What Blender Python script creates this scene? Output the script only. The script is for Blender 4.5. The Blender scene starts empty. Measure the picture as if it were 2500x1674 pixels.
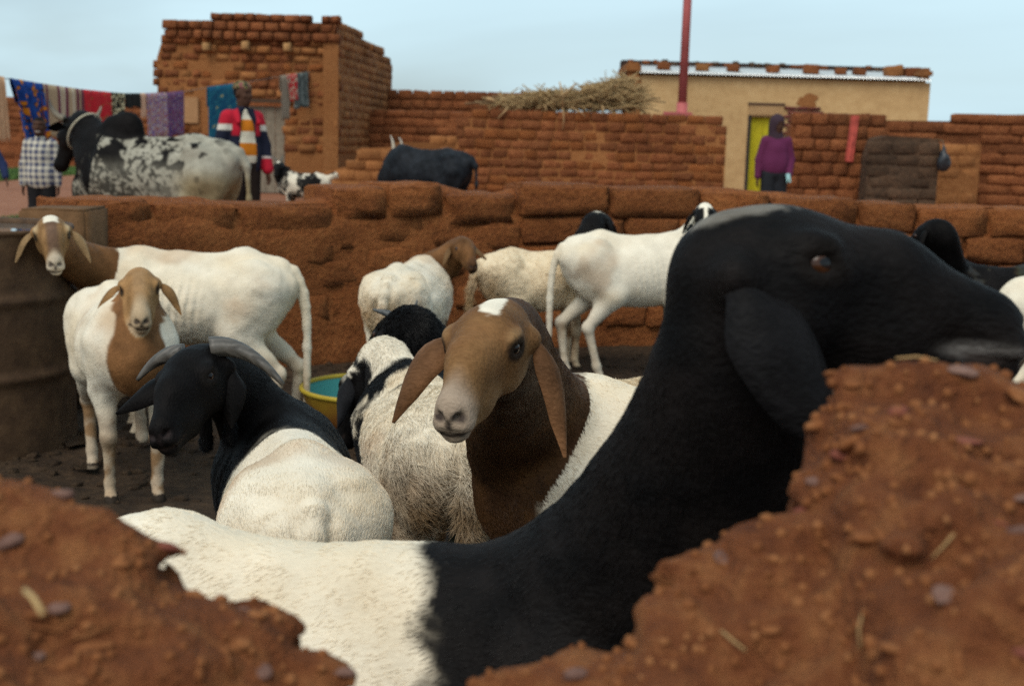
import bpy, bmesh, math, random
import numpy as np
from mathutils import Vector, Matrix

random.seed(7)
RNG = np.random.default_rng(11)
scene = bpy.context.scene
col = scene.collection
R_ = math.radians

# ---------------------------------------------------------------- camera
FPX, CX, CY = 3000.0, 1250.0, 837.0          # the photograph is 2500 x 1674
CAM_H, PITCH, ROLL = 1.32, math.atan(497 / 3000.0), R_(1.6)
CAM = np.array([0.0, 0.0, CAM_H])
FWD = np.array([0, math.cos(PITCH), -math.sin(PITCH)])
_u0 = np.array([0, math.sin(PITCH), math.cos(PITCH)])
_r0 = np.array([1.0, 0, 0])
RGT = math.cos(ROLL) * _r0 + math.sin(ROLL) * _u0
UPV = -math.sin(ROLL) * _r0 + math.cos(ROLL) * _u0
cam_data = bpy.data.cameras.new('camera')
cam_data.lens, cam_data.sensor_width = 36.0 * FPX / 2500.0, 36.0
cam_data.clip_start, cam_data.clip_end = 0.05, 2000
cam_data.dof.use_dof = True
cam_data.dof.focus_distance = 2.15
cam_data.dof.aperture_fstop = 6.0
cam_data.dof.aperture_blades = 7
cam = bpy.data.objects.new('camera', cam_data)
col.objects.link(cam)
cam.matrix_world = Matrix(((RGT[0], UPV[0], -FWD[0], CAM[0]), (RGT[1], UPV[1], -FWD[1], CAM[1]),
                           (RGT[2], UPV[2], -FWD[2], CAM[2]), (0, 0, 0, 1)))
scene.camera = cam

# ---------------------------------------------------------------- sky, sun, exposure
SUN_EL, SUN_AZ = R_(52), R_(205)             # soft light from behind the photographer, high
world = bpy.data.worlds.new('World'); scene.world = world; world.use_nodes = True
wn, wl = world.node_tree.nodes, world.node_tree.links
wn.clear()
sky = wn.new('ShaderNodeTexSky'); sky.sky_type = 'NISHITA'; sky.sun_disc = False
sky.sun_elevation, sky.sun_rotation = SUN_EL, SUN_AZ
sky.air_density, sky.dust_density, sky.ozone_density = 1.0, 2.5, 1.2
tc = wn.new('ShaderNodeTexCoord')
mp = wn.new('ShaderNodeMapping'); mp.inputs['Scale'].default_value = (0.7, 0.7, 2.6)
mp.inputs['Rotation'].default_value = (0.10, 0.22, 0.4)
nz = wn.new('ShaderNodeTexNoise'); nz.inputs['Scale'].default_value = 1.7; nz.inputs['Detail'].default_value = 5
nz.inputs['Roughness'].default_value = 0.5; nz.inputs['Distortion'].default_value = 0.6
rp = wn.new('ShaderNodeValToRGB')
rp.color_ramp.elements[0].position, rp.color_ramp.elements[0].color = 0.33, (0.30, 0.30, 0.30, 1)
rp.color_ramp.elements[1].position, rp.color_ramp.elements[1].color = 0.66, (0.97, 0.97, 0.97, 1)
mx = wn.new('ShaderNodeMixRGB'); mx.inputs[2].default_value = (5.6, 7.5, 8.3, 1)
bg = wn.new('ShaderNodeBackground'); bg.inputs['Strength'].default_value = 0.080
out = wn.new('ShaderNodeOutputWorld')
wl.new(tc.outputs['Generated'], mp.inputs[0]); wl.new(mp.outputs[0], nz.inputs['Vector'])
wl.new(nz.outputs['Fac'], rp.inputs[0]); wl.new(rp.outputs[0], mx.inputs[0])
wl.new(sky.outputs[0], mx.inputs[1]); wl.new(mx.outputs[0], bg.inputs[0]); wl.new(bg.outputs[0], out.inputs[0])
sun_data = bpy.data.lights.new('sun', 'SUN')
sun_data.energy, sun_data.angle, sun_data.color = 1.5, R_(40), (1.0, 0.93, 0.82)
sun = bpy.data.objects.new('sun', sun_data); col.objects.link(sun)
# direction towards the sun: nishita rotation is measured from +Y, clockwise seen from above
sdir = Vector((math.sin(SUN_AZ) * math.cos(SUN_EL), math.cos(SUN_AZ) * math.cos(SUN_EL), math.sin(SUN_EL)))
sun.rotation_euler = sdir.to_track_quat('Z', 'Y').to_euler()
sun.location = (0, 0, 20)
vs = scene.view_settings
vs.view_transform, vs.look, vs.exposure, vs.gamma = 'Standard', 'None', 0.6, 1.0
scene.cycles.use_denoising = False
scene.cycles.max_bounces = 6

# ---------------------------------------------------------------- helpers: pixels to place, noise, meshes, tags
def V(*a): return np.array(a, float)
def nrm(v): v = np.asarray(v, float); return v / (np.linalg.norm(v) + 1e-12)
def P(u, v, D):
    """world point seen at photo pixel u, v, D metres along the viewing axis"""
    return CAM + FWD * D + RGT * ((u - CX) / FPX * D) + UPV * ((CY - v) / FPX * D)
def XZ(u, v, y):
    """world point seen at photo pixel u, v on the vertical plane at distance y"""
    d = FWD + RGT * ((u - CX) / FPX) + UPV * ((CY - v) / FPX)
    return CAM + d * (y / d[1])

def _hash(ix, iy, iz, seed):
    h = (ix.astype(np.int64) * 374761393 + iy.astype(np.int64) * 668265263 + iz.astype(np.int64) * 2147483647 + seed * 974634777) & 0xffffffff
    h = ((h ^ (h >> 13)) * 1274126177) & 0xffffffff
    h = h ^ (h >> 16)
    return (h & 0xffff).astype(np.float32) / 65535.0
def vnoise(p, seed=0):
    p = np.asarray(p); i = np.floor(p).astype(np.int64); f = p - i; f = f * f * (3 - 2 * f)
    x, y, z = i[..., 0], i[..., 1], i[..., 2]; fx, fy, fz = f[..., 0], f[..., 1], f[..., 2]
    def g(a, b, c): return _hash(x + a, y + b, z + c, seed)
    x00 = g(0,0,0) * (1 - fx) + g(1,0,0) * fx; x10 = g(0,1,0) * (1 - fx) + g(1,1,0) * fx
    x01 = g(0,0,1) * (1 - fx) + g(1,0,1) * fx; x11 = g(0,1,1) * (1 - fx) + g(1,1,1) * fx
    return ((x00 * (1 - fy) + x10 * fy) * (1 - fz) + (x01 * (1 - fy) + x11 * fy) * fz) * 2 - 1
def fbm(p, freq=1.0, oct=3, seed=0):
    r = 0; a = 1.0; t = 0
    for o in range(oct):
        r = r + a * vnoise(np.asarray(p) * freq * 2 ** o + 17.3 * o, seed + o); t += a; a *= 0.5
    return r / t
def sstep(x, a, b):
    t = np.clip((x - a) / (b - a), 0, 1); return t * t * (3 - 2 * t)
def mixc(a, b, f):
    f = np.asarray(f)[..., None]; return np.asarray(a) * (1 - f) + np.asarray(b) * f

def mesh_np(name, verts, faces, smooth=True):
    """verts (n,3); faces (m,3) or (m,4) array"""
    me = bpy.data.meshes.new(name)
    verts = np.ascontiguousarray(verts, np.float32); faces = np.ascontiguousarray(faces, np.int32)
    m, k = faces.shape
    me.vertices.add(len(verts)); me.vertices.foreach_set('co', verts.ravel())
    me.loops.add(m * k); me.loops.foreach_set('vertex_index', faces.ravel())
    me.polygons.add(m); me.polygons.foreach_set('loop_start', np.arange(0, m * k, k, dtype=np.int32))
    me.polygons.foreach_set('use_smooth', np.full(m, smooth))
    me.update(calc_edges=True)
    return me
def set_col(me, c):
    at = me.color_attributes.new('Col', 'FLOAT_COLOR', 'POINT')
    a = np.ones((len(me.vertices), 4), np.float32); a[:, :3] = c
    at.data.foreach_set('color', a.ravel())
def link(name, data, mat=None, parent=None, loc=None):
    o = bpy.data.objects.new(name, data); col.objects.link(o)
    if mat is not None and data is not None and len(data.materials) == 0: data.materials.append(mat)
    if parent is not None: o.parent = parent
    if loc is not None: o.location = loc
    return o
def tag(o, label=None, cat=None, group=None, kind=None):
    for k, v in (('label', label), ('category', cat), ('group', group), ('kind', kind)):
        if v: o[k] = v
    return o
def thing(name, label, cat, loc=(0, 0, 0), rz=0.0, group=None):
    e = bpy.data.objects.new(name, None); col.objects.link(e)
    e.empty_display_size = 0.1; e.location = loc; e.rotation_euler = (0, 0, rz)
    return tag(e, label, cat, group)
def from_bm(name, bm, mat, parent=None, smooth=False, loc=None):
    me = bpy.data.meshes.new(name); bm.to_mesh(me); bm.free()
    if smooth: me.polygons.foreach_set('use_smooth', np.full(len(me.polygons), True))
    return link(name, me, mat, parent, loc)
def bm_box(bm, c, size, rot=None):
    r = bmesh.ops.create_cube(bm, size=1.0)
    M = Matrix.Translation(Vector(c)) @ (rot.to_4x4() if rot is not None else Matrix()) @ Matrix.Diagonal((*size, 1))
    bmesh.ops.transform(bm, matrix=M, verts=r['verts']); return r['verts']
def tube_np(pts, rad, seg=8, cap=True):
    """tube along pts, radius per point -> verts, tri faces"""
    pts = np.asarray(pts, float); n = len(pts); rad = np.broadcast_to(np.asarray(rad, float), (n,))
    T = np.gradient(pts, axis=0); T /= np.linalg.norm(T, axis=1)[:, None] + 1e-12
    a = nrm(np.cross(T[0], V(0.3, 0.2, 1.0))); vs_, fs = [], []
    for i in range(n):
        a = nrm(a - T[i] * a.dot(T[i])); b = np.cross(T[i], a)
        th = np.arange(seg) * 2 * math.pi / seg
        vs_.append(pts[i] + rad[i] * (np.cos(th)[:, None] * a + np.sin(th)[:, None] * b))
    vv = np.concatenate(vs_)
    for i in range(n - 1):
        for j in range(seg):
            k = (j + 1) % seg; p, q, r, s = i * seg + j, i * seg + k, (i + 1) * seg + k, (i + 1) * seg + j
            fs += [(p, q, r), (p, r, s)]
    if cap:
        c0, c1 = len(vv), len(vv) + 1; vv = np.vstack([vv, pts[:1], pts[-1:]])
        for j in range(seg):
            k = (j + 1) % seg; fs += [(c0, k, j), (c1, (n - 1) * seg + j, (n - 1) * seg + k)]
    return vv, np.array(fs)

# ---------------------------------------------------------------- materials
def new_mat(name):
    m = bpy.data.materials.new(name); m.use_nodes = True
    nt = m.node_tree; b = nt.nodes['Principled BSDF']
    return m, nt, b
def N(nt, kind, **kw):
    n = nt.nodes.new(kind)
    for k, v in kw.items():
        if k.startswith('_'): setattr(n, k[1:], v)
        else: n.inputs[k].default_value = v
    return n
def ramp(nt, fac, stops):
    r = nt.nodes.new('ShaderNodeValToRGB'); e = r.color_ramp.elements
    while len(e) < len(stops): e.new(0.5)
    for i, (p, c) in enumerate(stops):
        e[i].position = p; e[i].color = (*c, 1) if len(c) == 3 else c
    nt.links.new(fac, r.inputs[0]); return r
def plain(name, c, rough=0.8, var=0.15, scale=30, bump=0.0, metal=0.0, spec=0.3):
    m, nt, b = new_mat(name); g = N(nt, 'ShaderNodeNewGeometry')
    n = N(nt, 'ShaderNodeTexNoise', Scale=scale, Detail=4.0); nt.links.new(g.outputs['Position'], n.inputs['Vector'])
    r = ramp(nt, n.outputs['Fac'], [(0.3, tuple(x * (1 - var) for x in c)), (0.7, tuple(min(1, x * (1 + var)) for x in c))])
    nt.links.new(r.outputs[0], b.inputs['Base Color'])
    b.inputs['Roughness'].default_value = rough; b.inputs['Metallic'].default_value = metal
    b.inputs['Specular IOR Level'].default_value = spec
    if bump:
        bp = N(nt, 'ShaderNodeBump', Strength=bump, Distance=0.01); nt.links.new(n.outputs['Fac'], bp.inputs['Height'])
        nt.links.new(bp.outputs[0], b.inputs['Normal'])
    return m
def earth(name, c1, c2, c3, big=1.3, fine=18, bump=0.6, dist=0.03, rnd=0.25, rough=0.95, speck=None, drift=0.45):
    """mud: tones mixed by noise in world space, a little different for each brick, with grit relief"""
    m, nt, b = new_mat(name); L = nt.links
    g = N(nt, 'ShaderNodeNewGeometry'); oi = N(nt, 'ShaderNodeObjectInfo')
    n1 = N(nt, 'ShaderNodeTexNoise', Scale=big, Detail=3.0, Roughness=0.6)
    n2 = N(nt, 'ShaderNodeTexNoise', Scale=fine, Detail=6.0, Roughness=0.65)
    n3 = N(nt, 'ShaderNodeTexNoise', Scale=fine * 4.5, Detail=3.0, Roughness=0.6)
    for n in (n1, n2, n3): L.new(g.outputs['Position'], n.inputs['Vector'])
    mixf = N(nt, 'ShaderNodeMath', _operation='MULTIPLY_ADD'); mixf.inputs[1].default_value = drift
    L.new(n1.outputs['Fac'], mixf.inputs[0])
    s2 = N(nt, 'ShaderNodeMath', _operation='MULTIPLY'); s2.inputs[1].default_value = 1.0 - drift * 0.6
    L.new(n2.outputs['Fac'], s2.inputs[0]); L.new(s2.outputs[0], mixf.inputs[2])
    r = ramp(nt, mixf.outputs[0], [(0.38, c1), (0.58, c2), (0.78, c3)])
    hsv = N(nt, 'ShaderNodeHueSaturation'); L.new(r.outputs[0], hsv.inputs['Color'])
    mr = N(nt, 'ShaderNodeMapRange'); mr.inputs['To Min'].default_value = 1 - rnd; mr.inputs['To Max'].default_value = 1 + rnd
    L.new(oi.outputs['Random'], mr.inputs['Value']); L.new(mr.outputs[0], hsv.inputs['Value'])
    last = hsv.outputs[0]
    if speck:
        v = N(nt, 'ShaderNodeTexVoronoi', Scale=speck[1]); L.new(g.outputs['Position'], v.inputs['Vector'])
        rs = ramp(nt, v.outputs['Distance'], [(0.06, (1, 1, 1)), (0.16, (0, 0, 0))])
        mm = N(nt, 'ShaderNodeMixRGB'); mm.inputs[2].default_value = (*speck[0], 1)
        ms = N(nt, 'ShaderNodeMath', _operation='MULTIPLY'); ms.inputs[1].default_value = speck[2]
        L.new(rs.outputs[0], ms.inputs[0]); L.new(ms.outputs[0], mm.inputs[0]); L.new(last, mm.inputs[1]); last = mm.outputs[0]
    L.new(last, b.inputs['Base Color'])
    b.inputs['Roughness'].default_value = rough; b.inputs['Specular IOR Level'].default_value = 0.2
    ad = N(nt, 'ShaderNodeMath', _operation='MULTIPLY_ADD'); ad.inputs[1].default_value = 0.35
    L.new(n3.outputs['Fac'], ad.inputs[0]); L.new(n2.outputs['Fac'], ad.inputs[2])
    bp = N(nt, 'ShaderNodeBump', Strength=bump, Distance=dist); L.new(ad.outputs[0], bp.inputs['Height'])
    L.new(bp.outputs[0], b.inputs['Normal'])
    return m

MUD = earth('red_mud', (0.122, 0.037, 0.0130), (0.200, 0.066, 0.0235), (0.275, 0.102, 0.038), fine=13, bump=1.0, dist=0.05)
MUD_PEN = earth('pen_wall_mud', (0.138, 0.041, 0.0120), (0.255, 0.083, 0.0240), (0.34, 0.124, 0.038), big=2.2, fine=30, bump=1.0, dist=0.045, rnd=0.16)
MUD_OCHRE = earth('ochre_mud', (0.19, 0.072, 0.024), (0.26, 0.105, 0.035), (0.33, 0.145, 0.052), bump=0.6)
MUD_DARK = earth('weathered_grey_mud', (0.035, 0.021, 0.013), (0.068, 0.040, 0.024), (0.12, 0.065, 0.036), big=3, bump=0.8)
PLASTER = earth('ochre_plaster', (0.39, 0.24, 0.108), (0.49, 0.315, 0.145), (0.57, 0.385, 0.187), big=0.8, fine=5, bump=0.4, dist=0.02, rnd=0.0)
# ---------------------------------------------------------------- blended-volume modeller (bodies of animals and people, lumpy mud)
class SDF:
    def __init__(self, lo, hi, h):
        self.h = h; self.lo = np.asarray(lo, float)
        n = np.ceil((np.asarray(hi, float) - self.lo) / h).astype(int) + 1
        self.ax = [(self.lo[i] + h * np.arange(n[i])).astype(np.float32) for i in range(3)]
        self.d = np.full(n, 0.25, np.float32)
    def _sl(self, lo, hi):
        s = []
        for i in range(3):
            a = max(0, int(math.floor((lo[i] - self.lo[i]) / self.h))); b = min(len(self.ax[i]), int(math.ceil((hi[i] - self.lo[i]) / self.h)) + 1)
            if b <= a: return None
            s.append(slice(a, b))
        return tuple(s)
    def _xyz(self, s):
        return self.ax[0][s[0]][:, None, None], self.ax[1][s[1]][None, :, None], self.ax[2][s[2]][None, None, :]
    def _join(self, s, e, k, sub):
        a = self.d[s]
        if sub:
            h = np.maximum(k - np.abs(a + e), 0) / k; self.d[s] = np.maximum(a, -e) + h * h * k * 0.25
        else:
            h = np.maximum(k - np.abs(a - e), 0) / k; self.d[s] = np.minimum(a, e) - h * h * k * 0.25
    def ell(self, c, r, R=None, k=0.04, sub=False):
        c = np.asarray(c, float); r = np.broadcast_to(np.asarray(r, float), (3,))
        m = max(k, 0.012) + 2 * self.h
        ext = (np.abs(R) @ r if R is not None else r) + m
        s = self._sl(c - ext, c + ext)
        if s is None: return
        X, Y, Z = self._xyz(s); X = X - c[0]; Y = Y - c[1]; Z = Z - c[2]
        if R is not None:
            R = np.asarray(R, np.float32)
            X, Y, Z = (R[0, 0] * X + R[1, 0] * Y + R[2, 0] * Z, R[0, 1] * X + R[1, 1] * Y + R[2, 1] * Z, R[0, 2] * X + R[1, 2] * Y + R[2, 2] * Z)
        r = r.astype(np.float32)
        k0 = np.sqrt((X / r[0]) ** 2 + (Y / r[1]) ** 2 + (Z / r[2]) ** 2)
        k1 = np.sqrt((X / r[0] ** 2) ** 2 + (Y / r[1] ** 2) ** 2 + (Z / r[2] ** 2) ** 2)
        self._join(s, (k0 * (k0 - 1) / np.maximum(k1, 1e-6)).astype(np.float32), k, sub)
    def cone(self, a, b, ra, rb, k=0.03, side=None, flat=1.0, sub=False):
        a = np.asarray(a, float); b = np.asarray(b, float); R = max(ra, rb); m = R * max(1, flat) + max(k, 0.012) + 2 * self.h
        s = self._sl(np.minimum(a, b) - m, np.maximum(a, b) + m)
        if s is None: return
        X, Y, Z = self._xyz(s); X = X - a[0]; Y = Y - a[1]; Z = Z - a[2]
        ba = b - a; q = float(ba @ ba) + 1e-12
        t = np.clip((X * ba[0] + Y * ba[1] + Z * ba[2]) / q, 0, 1)
        X = X - t * ba[0]; Y = Y - t * ba[1]; Z = Z - t * ba[2]
        d2 = X * X + Y * Y + Z * Z
        if side is not None:
            w = X * side[0] + Y * side[1] + Z * side[2]
            d2 = d2 + w * w * (1 / flat ** 2 - 1)
        e = np.sqrt(d2) - (ra + (rb - ra) * t)
        self._join(s, e.astype(np.float32), k, sub)
    def chain(self, pts, rad, k=0.03, side=None, flat=1.0):
        for i in range(len(pts) - 1):
            sd = side[i] if (side is not None and np.ndim(side) == 2) else side
            self.cone(pts[i], pts[i + 1], rad[i], rad[i + 1], k, sd, flat)
    def displace(self, fn, band=0.03):
        i = np.argwhere(np.abs(self.d) < band)
        p = self.lo + i * self.h
        self.d[i[:, 0], i[:, 1], i[:, 2]] += fn(p).astype(np.float32)
    def mesh(self, smooth=1):
        d = self.d; h = self.h
        ins = d < 0
        c = np.zeros(tuple(n - 1 for n in d.shape), np.uint8)
        for a in (0, 1):
            for b in (0, 1):
                for e in (0, 1):
                    c += ins[a:a + c.shape[0], b:b + c.shape[1], e:e + c.shape[2]]
        act = (c > 0) & (c < 8)
        idx = np.argwhere(act); n = len(idx)
        acc = np.zeros((n, 3)); cnt = np.zeros(n)
        cor = [(a, b, e) for a in (0, 1) for b in (0, 1) for e in (0, 1)]
        vals = {q: d[idx[:, 0] + q[0], idx[:, 1] + q[1], idx[:, 2] + q[2]] for q in cor}
        for q in cor:
            for ax in range(3):
                if q[ax]: continue
                w = list(q); w[ax] = 1; w = tuple(w)
                da, db = vals[q], vals[w]; mk = (da < 0) != (db < 0)
                t = np.where(mk, da / np.where(mk, da - db, 1), 0)
                pt = np.array(q, float)[None] + t[:, None] * (np.array(w, float) - np.array(q, float))[None]
                acc += np.where(mk[:, None], pt, 0); cnt += mk
        vid = np.full(act.shape, -1, np.int32); vid[act] = np.arange(n)
        pos = self.lo + h * (idx + acc / cnt[:, None])
        quads = []
        for ax in range(3):
            a1, a2 = (ax + 1) % 3, (ax + 2) % 3
            s0 = [slice(None)] * 3; s1 = [slice(None)] * 3; s0[ax] = slice(0, -1); s1[ax] = slice(1, None)
            for A in (a1, a2): s0[A] = slice(1, -1); s1[A] = slice(1, -1)
            f0, f1 = ins[tuple(s0)], ins[tuple(s1)]; e = np.argwhere(f0 != f1)
            if len(e) == 0: continue
            inside = f0[e[:, 0], e[:, 1], e[:, 2]]
            e = e.copy(); e[:, a1] += 1; e[:, a2] += 1
            def cell(o1, o2):
                q = e.copy(); q[:, a1] += o1; q[:, a2] += o2; return vid[q[:, 0], q[:, 1], q[:, 2]]
            Q = np.stack([cell(-1, -1), cell(0, -1), cell(0, 0), cell(-1, 0)], 1)
            Q[~inside] = Q[~inside][:, ::-1]
            quads.append(Q)
        F = np.concatenate(quads); F = F[(F >= 0).all(1)]
        for _ in range(smooth):
            E = np.concatenate([F[:, [0, 1]], F[:, [1, 2]], F[:, [2, 3]], F[:, [3, 0]]])
            cn = np.bincount(E[:, 0], minlength=n) + np.bincount(E[:, 1], minlength=n)
            av = np.stack([np.bincount(E[:, 0], pos[E[:, 1], j], n) + np.bincount(E[:, 1], pos[E[:, 0], j], n) for j in range(3)], 1)
            pos = np.where(cn[:, None] > 0, pos * 0.4 + 0.6 * av / np.maximum(cn, 1)[:, None], pos)
        return pos, F

def vnormals(v, f):
    e = np.cross(v[f[:, 2]] - v[f[:, 0]], v[f[:, 3 if f.shape[1] == 4 else 1]] - v[f[:, 1 if f.shape[1] == 4 else 0]])
    if f.shape[1] == 3: e = np.cross(v[f[:, 1]] - v[f[:, 0]], v[f[:, 2]] - v[f[:, 0]])
    n = np.zeros_like(v)
    for j in range(f.shape[1]):
        for c in range(3): n[:, c] += np.bincount(f[:, j], e[:, c], len(v))
    return n / (np.linalg.norm(n, axis=1)[:, None] + 1e-12)

def bez(p0, p1, p2, p3, n):
    t = np.linspace(0, 1, n)[:, None]
    return (1 - t) ** 3 * p0 + 3 * t * (1 - t) ** 2 * p1 + 3 * t * t * (1 - t) * p2 + t ** 3 * p3

# ---------------------------------------------------------------- hide and fur materials
def hide_mat(name, bump=0.6, rough=0.55, scale=260):
    m, nt, b = new_mat(name); L = nt.links
    a = N(nt, 'ShaderNodeAttribute', _attribute_name='Col')
    tcn = N(nt, 'ShaderNodeTexCoord'); mpn = N(nt, 'ShaderNodeMapping'); mpn.inputs['Scale'].default_value = (0.35, 1, 0.6)
    L.new(tcn.outputs['Object'], mpn.inputs[0])
    n = N(nt, 'ShaderNodeTexNoise', Scale=scale, Detail=3.0); L.new(mpn.outputs[0], n.inputs['Vector'])
    n2 = N(nt, 'ShaderNodeTexNoise', Scale=14.0, Detail=4.0); L.new(tcn.outputs['Object'], n2.inputs['Vector'])
    ad = N(nt, 'ShaderNodeMath', _operation='MULTIPLY_ADD'); ad.inputs[1].default_value = 0.5
    L.new(n.outputs['Fac'], ad.inputs[0]); L.new(n2.outputs['Fac'], ad.inputs[2])
    r = ramp(nt, ad.outputs[0], [(0.45, (0.45, 0.43, 0.40)), (1.05, (1.35, 1.35, 1.35))])
    mu = N(nt, 'ShaderNodeMixRGB', _blend_type='MULTIPLY'); mu.inputs[0].default_value = 1
    bw = N(nt, 'ShaderNodeRGBToBW'); L.new(a.outputs['Color'], bw.inputs[0]); mr = N(nt, 'ShaderNodeMapRange'); mr.inputs['From Max'].default_value = 0.45; mr.inputs['To Min'].default_value = 1.0; mr.inputs['To Max'].default_value = 0.25; L.new(bw.outputs[0], mr.inputs['Value'])
    L.new(mr.outputs[0], mu.inputs[0])
    L.new(a.outputs['Color'], mu.inputs[1]); L.new(r.outputs[0], mu.inputs[2]); L.new(mu.outputs[0], b.inputs['Base Color'])
    bp = N(nt, 'ShaderNodeBump', Strength=bump, Distance=0.004); L.new(n.outputs['Fac'], bp.inputs['Height']); L.new(bp.outputs[0], b.inputs['Normal'])
    b.inputs['Roughness'].default_value = rough; b.inputs['Specular IOR Level'].default_value = 0.05
    b.inputs['Sheen Weight'].default_value = 0.0; b.inputs['Sheen Roughness'].default_value = 0.35
    return m
HIDE = hide_mat('hide')
def fur_mat():
    m, nt, b = new_mat('fur_hair'); a = N(nt, 'ShaderNodeAttribute', _attribute_name='Col')
    nt.links.new(a.outputs['Color'], b.inputs['Base Color'])
    b.inputs['Roughness'].default_value = 0.36; b.inputs['Specular IOR Level'].default_value = 0.14
    return m
FUR = fur_mat()
def eye_mat():
    m, nt, b = new_mat('animal_eye'); L = nt.links
    t = N(nt, 'ShaderNodeTexCoord'); s = N(nt, 'ShaderNodeSeparateXYZ'); L.new(t.outputs['Object'], s.inputs[0])
    # object space: +Z looks outwards, X runs along the head; a dark slot pupil in an amber iris
    mpv = N(nt, 'ShaderNodeMapping'); mpv.inputs['Scale'].default_value = (0.75, 1.25, 0.0); L.new(t.outputs['Object'], mpv.inputs[0])
    ln = N(nt, 'ShaderNodeVectorMath', _operation='LENGTH'); L.new(mpv.outputs[0], ln.inputs[0])
    r = ramp(nt, ln.outputs['Value'], [(0.40, (0.006, 0.005, 0.005)), (0.46, (0.050, 0.018, 0.007)), (0.78, (0.028, 0.011, 0.005)), (0.86, (0.012, 0.008, 0.006))])
    L.new(r.outputs[0], b.inputs['Base Color']); b.inputs['Roughness'].default_value = 0.12
    b.inputs['Specular IOR Level'].default_value = 0.3
    return m
EYE = eye_mat()
def horn_mat():
    m, nt, b = new_mat('horn'); L = nt.links
    a = N(nt, 'ShaderNodeAttribute', _attribute_name='Col'); t = N(nt, 'ShaderNodeTexCoord')
    w = N(nt, 'ShaderNodeTexWave', Scale=28.0, Distortion=2.5, Detail=2.0); L.new(t.outputs['Object'], w.inputs['Vector'])
    r = ramp(nt, w.outputs['Fac'], [(0.0, (0.7, 0.7, 0.7)), (1.0, (1.1, 1.1, 1.1))])
    mu = N(nt, 'ShaderNodeMixRGB', _blend_type='MULTIPLY'); mu.inputs[0].default_value = 1
    L.new(a.outputs['Color'], mu.inputs[1]); L.new(r.outputs[0], mu.inputs[2]); L.new(mu.outputs[0], b.inputs['Base Color'])
    bp = N(nt, 'ShaderNodeBump', Strength=0.4, Distance=0.004); L.new(w.outputs['Fac'], bp.inputs['Height']); L.new(bp.outputs[0], b.inputs['Normal'])
    b.inputs['Roughness'].default_value = 0.5
    return m
HORN = horn_mat()

_sph = {}
def sphere_mesh(name, seg=20, ring=12):
    if name not in _sph:
        bm = bmesh.new(); bmesh.ops.create_uvsphere(bm, u_segments=seg, v_segments=ring, radius=1.0)
        me = bpy.data.meshes.new(name); bm.to_mesh(me); bm.free()
        me.polygons.foreach_set('use_smooth', np.full(len(me.polygons), True)); _sph[name] = me
    return _sph[name]

def add_fur(parent, v, f, colr, flow, length, n, rad=0.0004, lift=0.35, seed=1, mask=None, mess=0.25, clump=0.35, name='fur'):
    """short strands on a body: v, f mesh; flow (nv,3) lie of the hair; length (nv,) metres"""
    rg = np.random.default_rng(seed)
    nv = vnormals(v, f)
    T = np.concatenate([f[:, [0, 1, 2]], f[:, [0, 2, 3]]]) if f.shape[1] == 4 else f
    ar = np.linalg.norm(np.cross(v[T[:, 1]] - v[T[:, 0]], v[T[:, 2]] - v[T[:, 0]]), axis=1)
    w = ar.copy()
    if mask is not None: w *= mask[T].mean(1)
    w /= w.sum()
    ti = rg.choice(len(T), n, p=w); a = rg.random((n, 2)); sw = a.sum(1) > 1; a[sw] = 1 - a[sw]
    b = np.stack([1 - a.sum(1), a[:, 0], a[:, 1]], 1)
    def ip(q): return (q[T[ti]] * b[:, :, None]).sum(1) if q.ndim == 2 else (q[T[ti]] * b).sum(1)
    p, nn, cc, fl, ln = ip(v), ip(nv), ip(colr), ip(flow), ip(length)
    nn /= np.linalg.norm(nn, axis=1)[:, None] + 1e-9
    cl = np.stack([fbm(p, 38, 2, seed + 3), fbm(p, 38, 2, seed + 5), fbm(p, 38, 2, seed + 7)], 1)
    fl = fl + clump * 1.3 * cl + mess * rg.normal(size=(n, 3))
    fl = fl - nn * (fl * nn).sum(1)[:, None]; fl /= np.linalg.norm(fl, axis=1)[:, None] + 1e-9
    ln = ln * rg.uniform(0.6, 1.25, n)
    d0 = fl * (1 - lift) + nn * lift * rg.uniform(0.5, 1.3, n)[:, None]
    d0 /= np.linalg.norm(d0, axis=1)[:, None]
    d1 = fl + nn * 0.05; 
    K = 4; t = np.array([0, 0.33, 0.67, 1.0])
    pts = np.zeros((n, K, 3), np.float32)
    for i, tt in enumerate(t): pts[:, i] = p - nn * 0.0012 + (d0 * (tt - 0.35 * tt * tt) + d1 * 0.45 * tt * tt) * ln[:, None]
    pts[:, :, 2] -= (0.12 * ln)[:, None] * (t ** 2)[None]
    cu = bpy.data.hair_curves.new(name)
    cu.add_curves([K] * n)
    cu.attributes['position'].data.foreach_set('vector', pts.ravel()) if 'position' in cu.attributes else None
    ra = cu.attributes.get('radius') or cu.attributes.new('radius', 'FLOAT', 'POINT')
    ra.data.foreach_set('value', np.tile(rad * np.array([1.0, 0.95, 0.75, 0.12]), n).astype(np.float32))
    ca = cu.attributes.new('Col', 'FLOAT_COLOR', 'CURVE')
    c4 = np.ones((n, 4), np.float32); c4[:, :3] = np.clip(cc * (1 + rg.uniform(-1, 1, n) * (0.10 + 0.28 * np.clip(1 - cc.mean(1) * 3, 0, 1)))[:, None], 0, 0.95)
    ca.data.foreach_set('color', c4.ravel())
    cu.materials.append(FUR)
    o = bpy.data.objects.new(name, cu); col.objects.link(o); o.parent = parent; o['kind'] = 'stuff'
    return o
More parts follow.
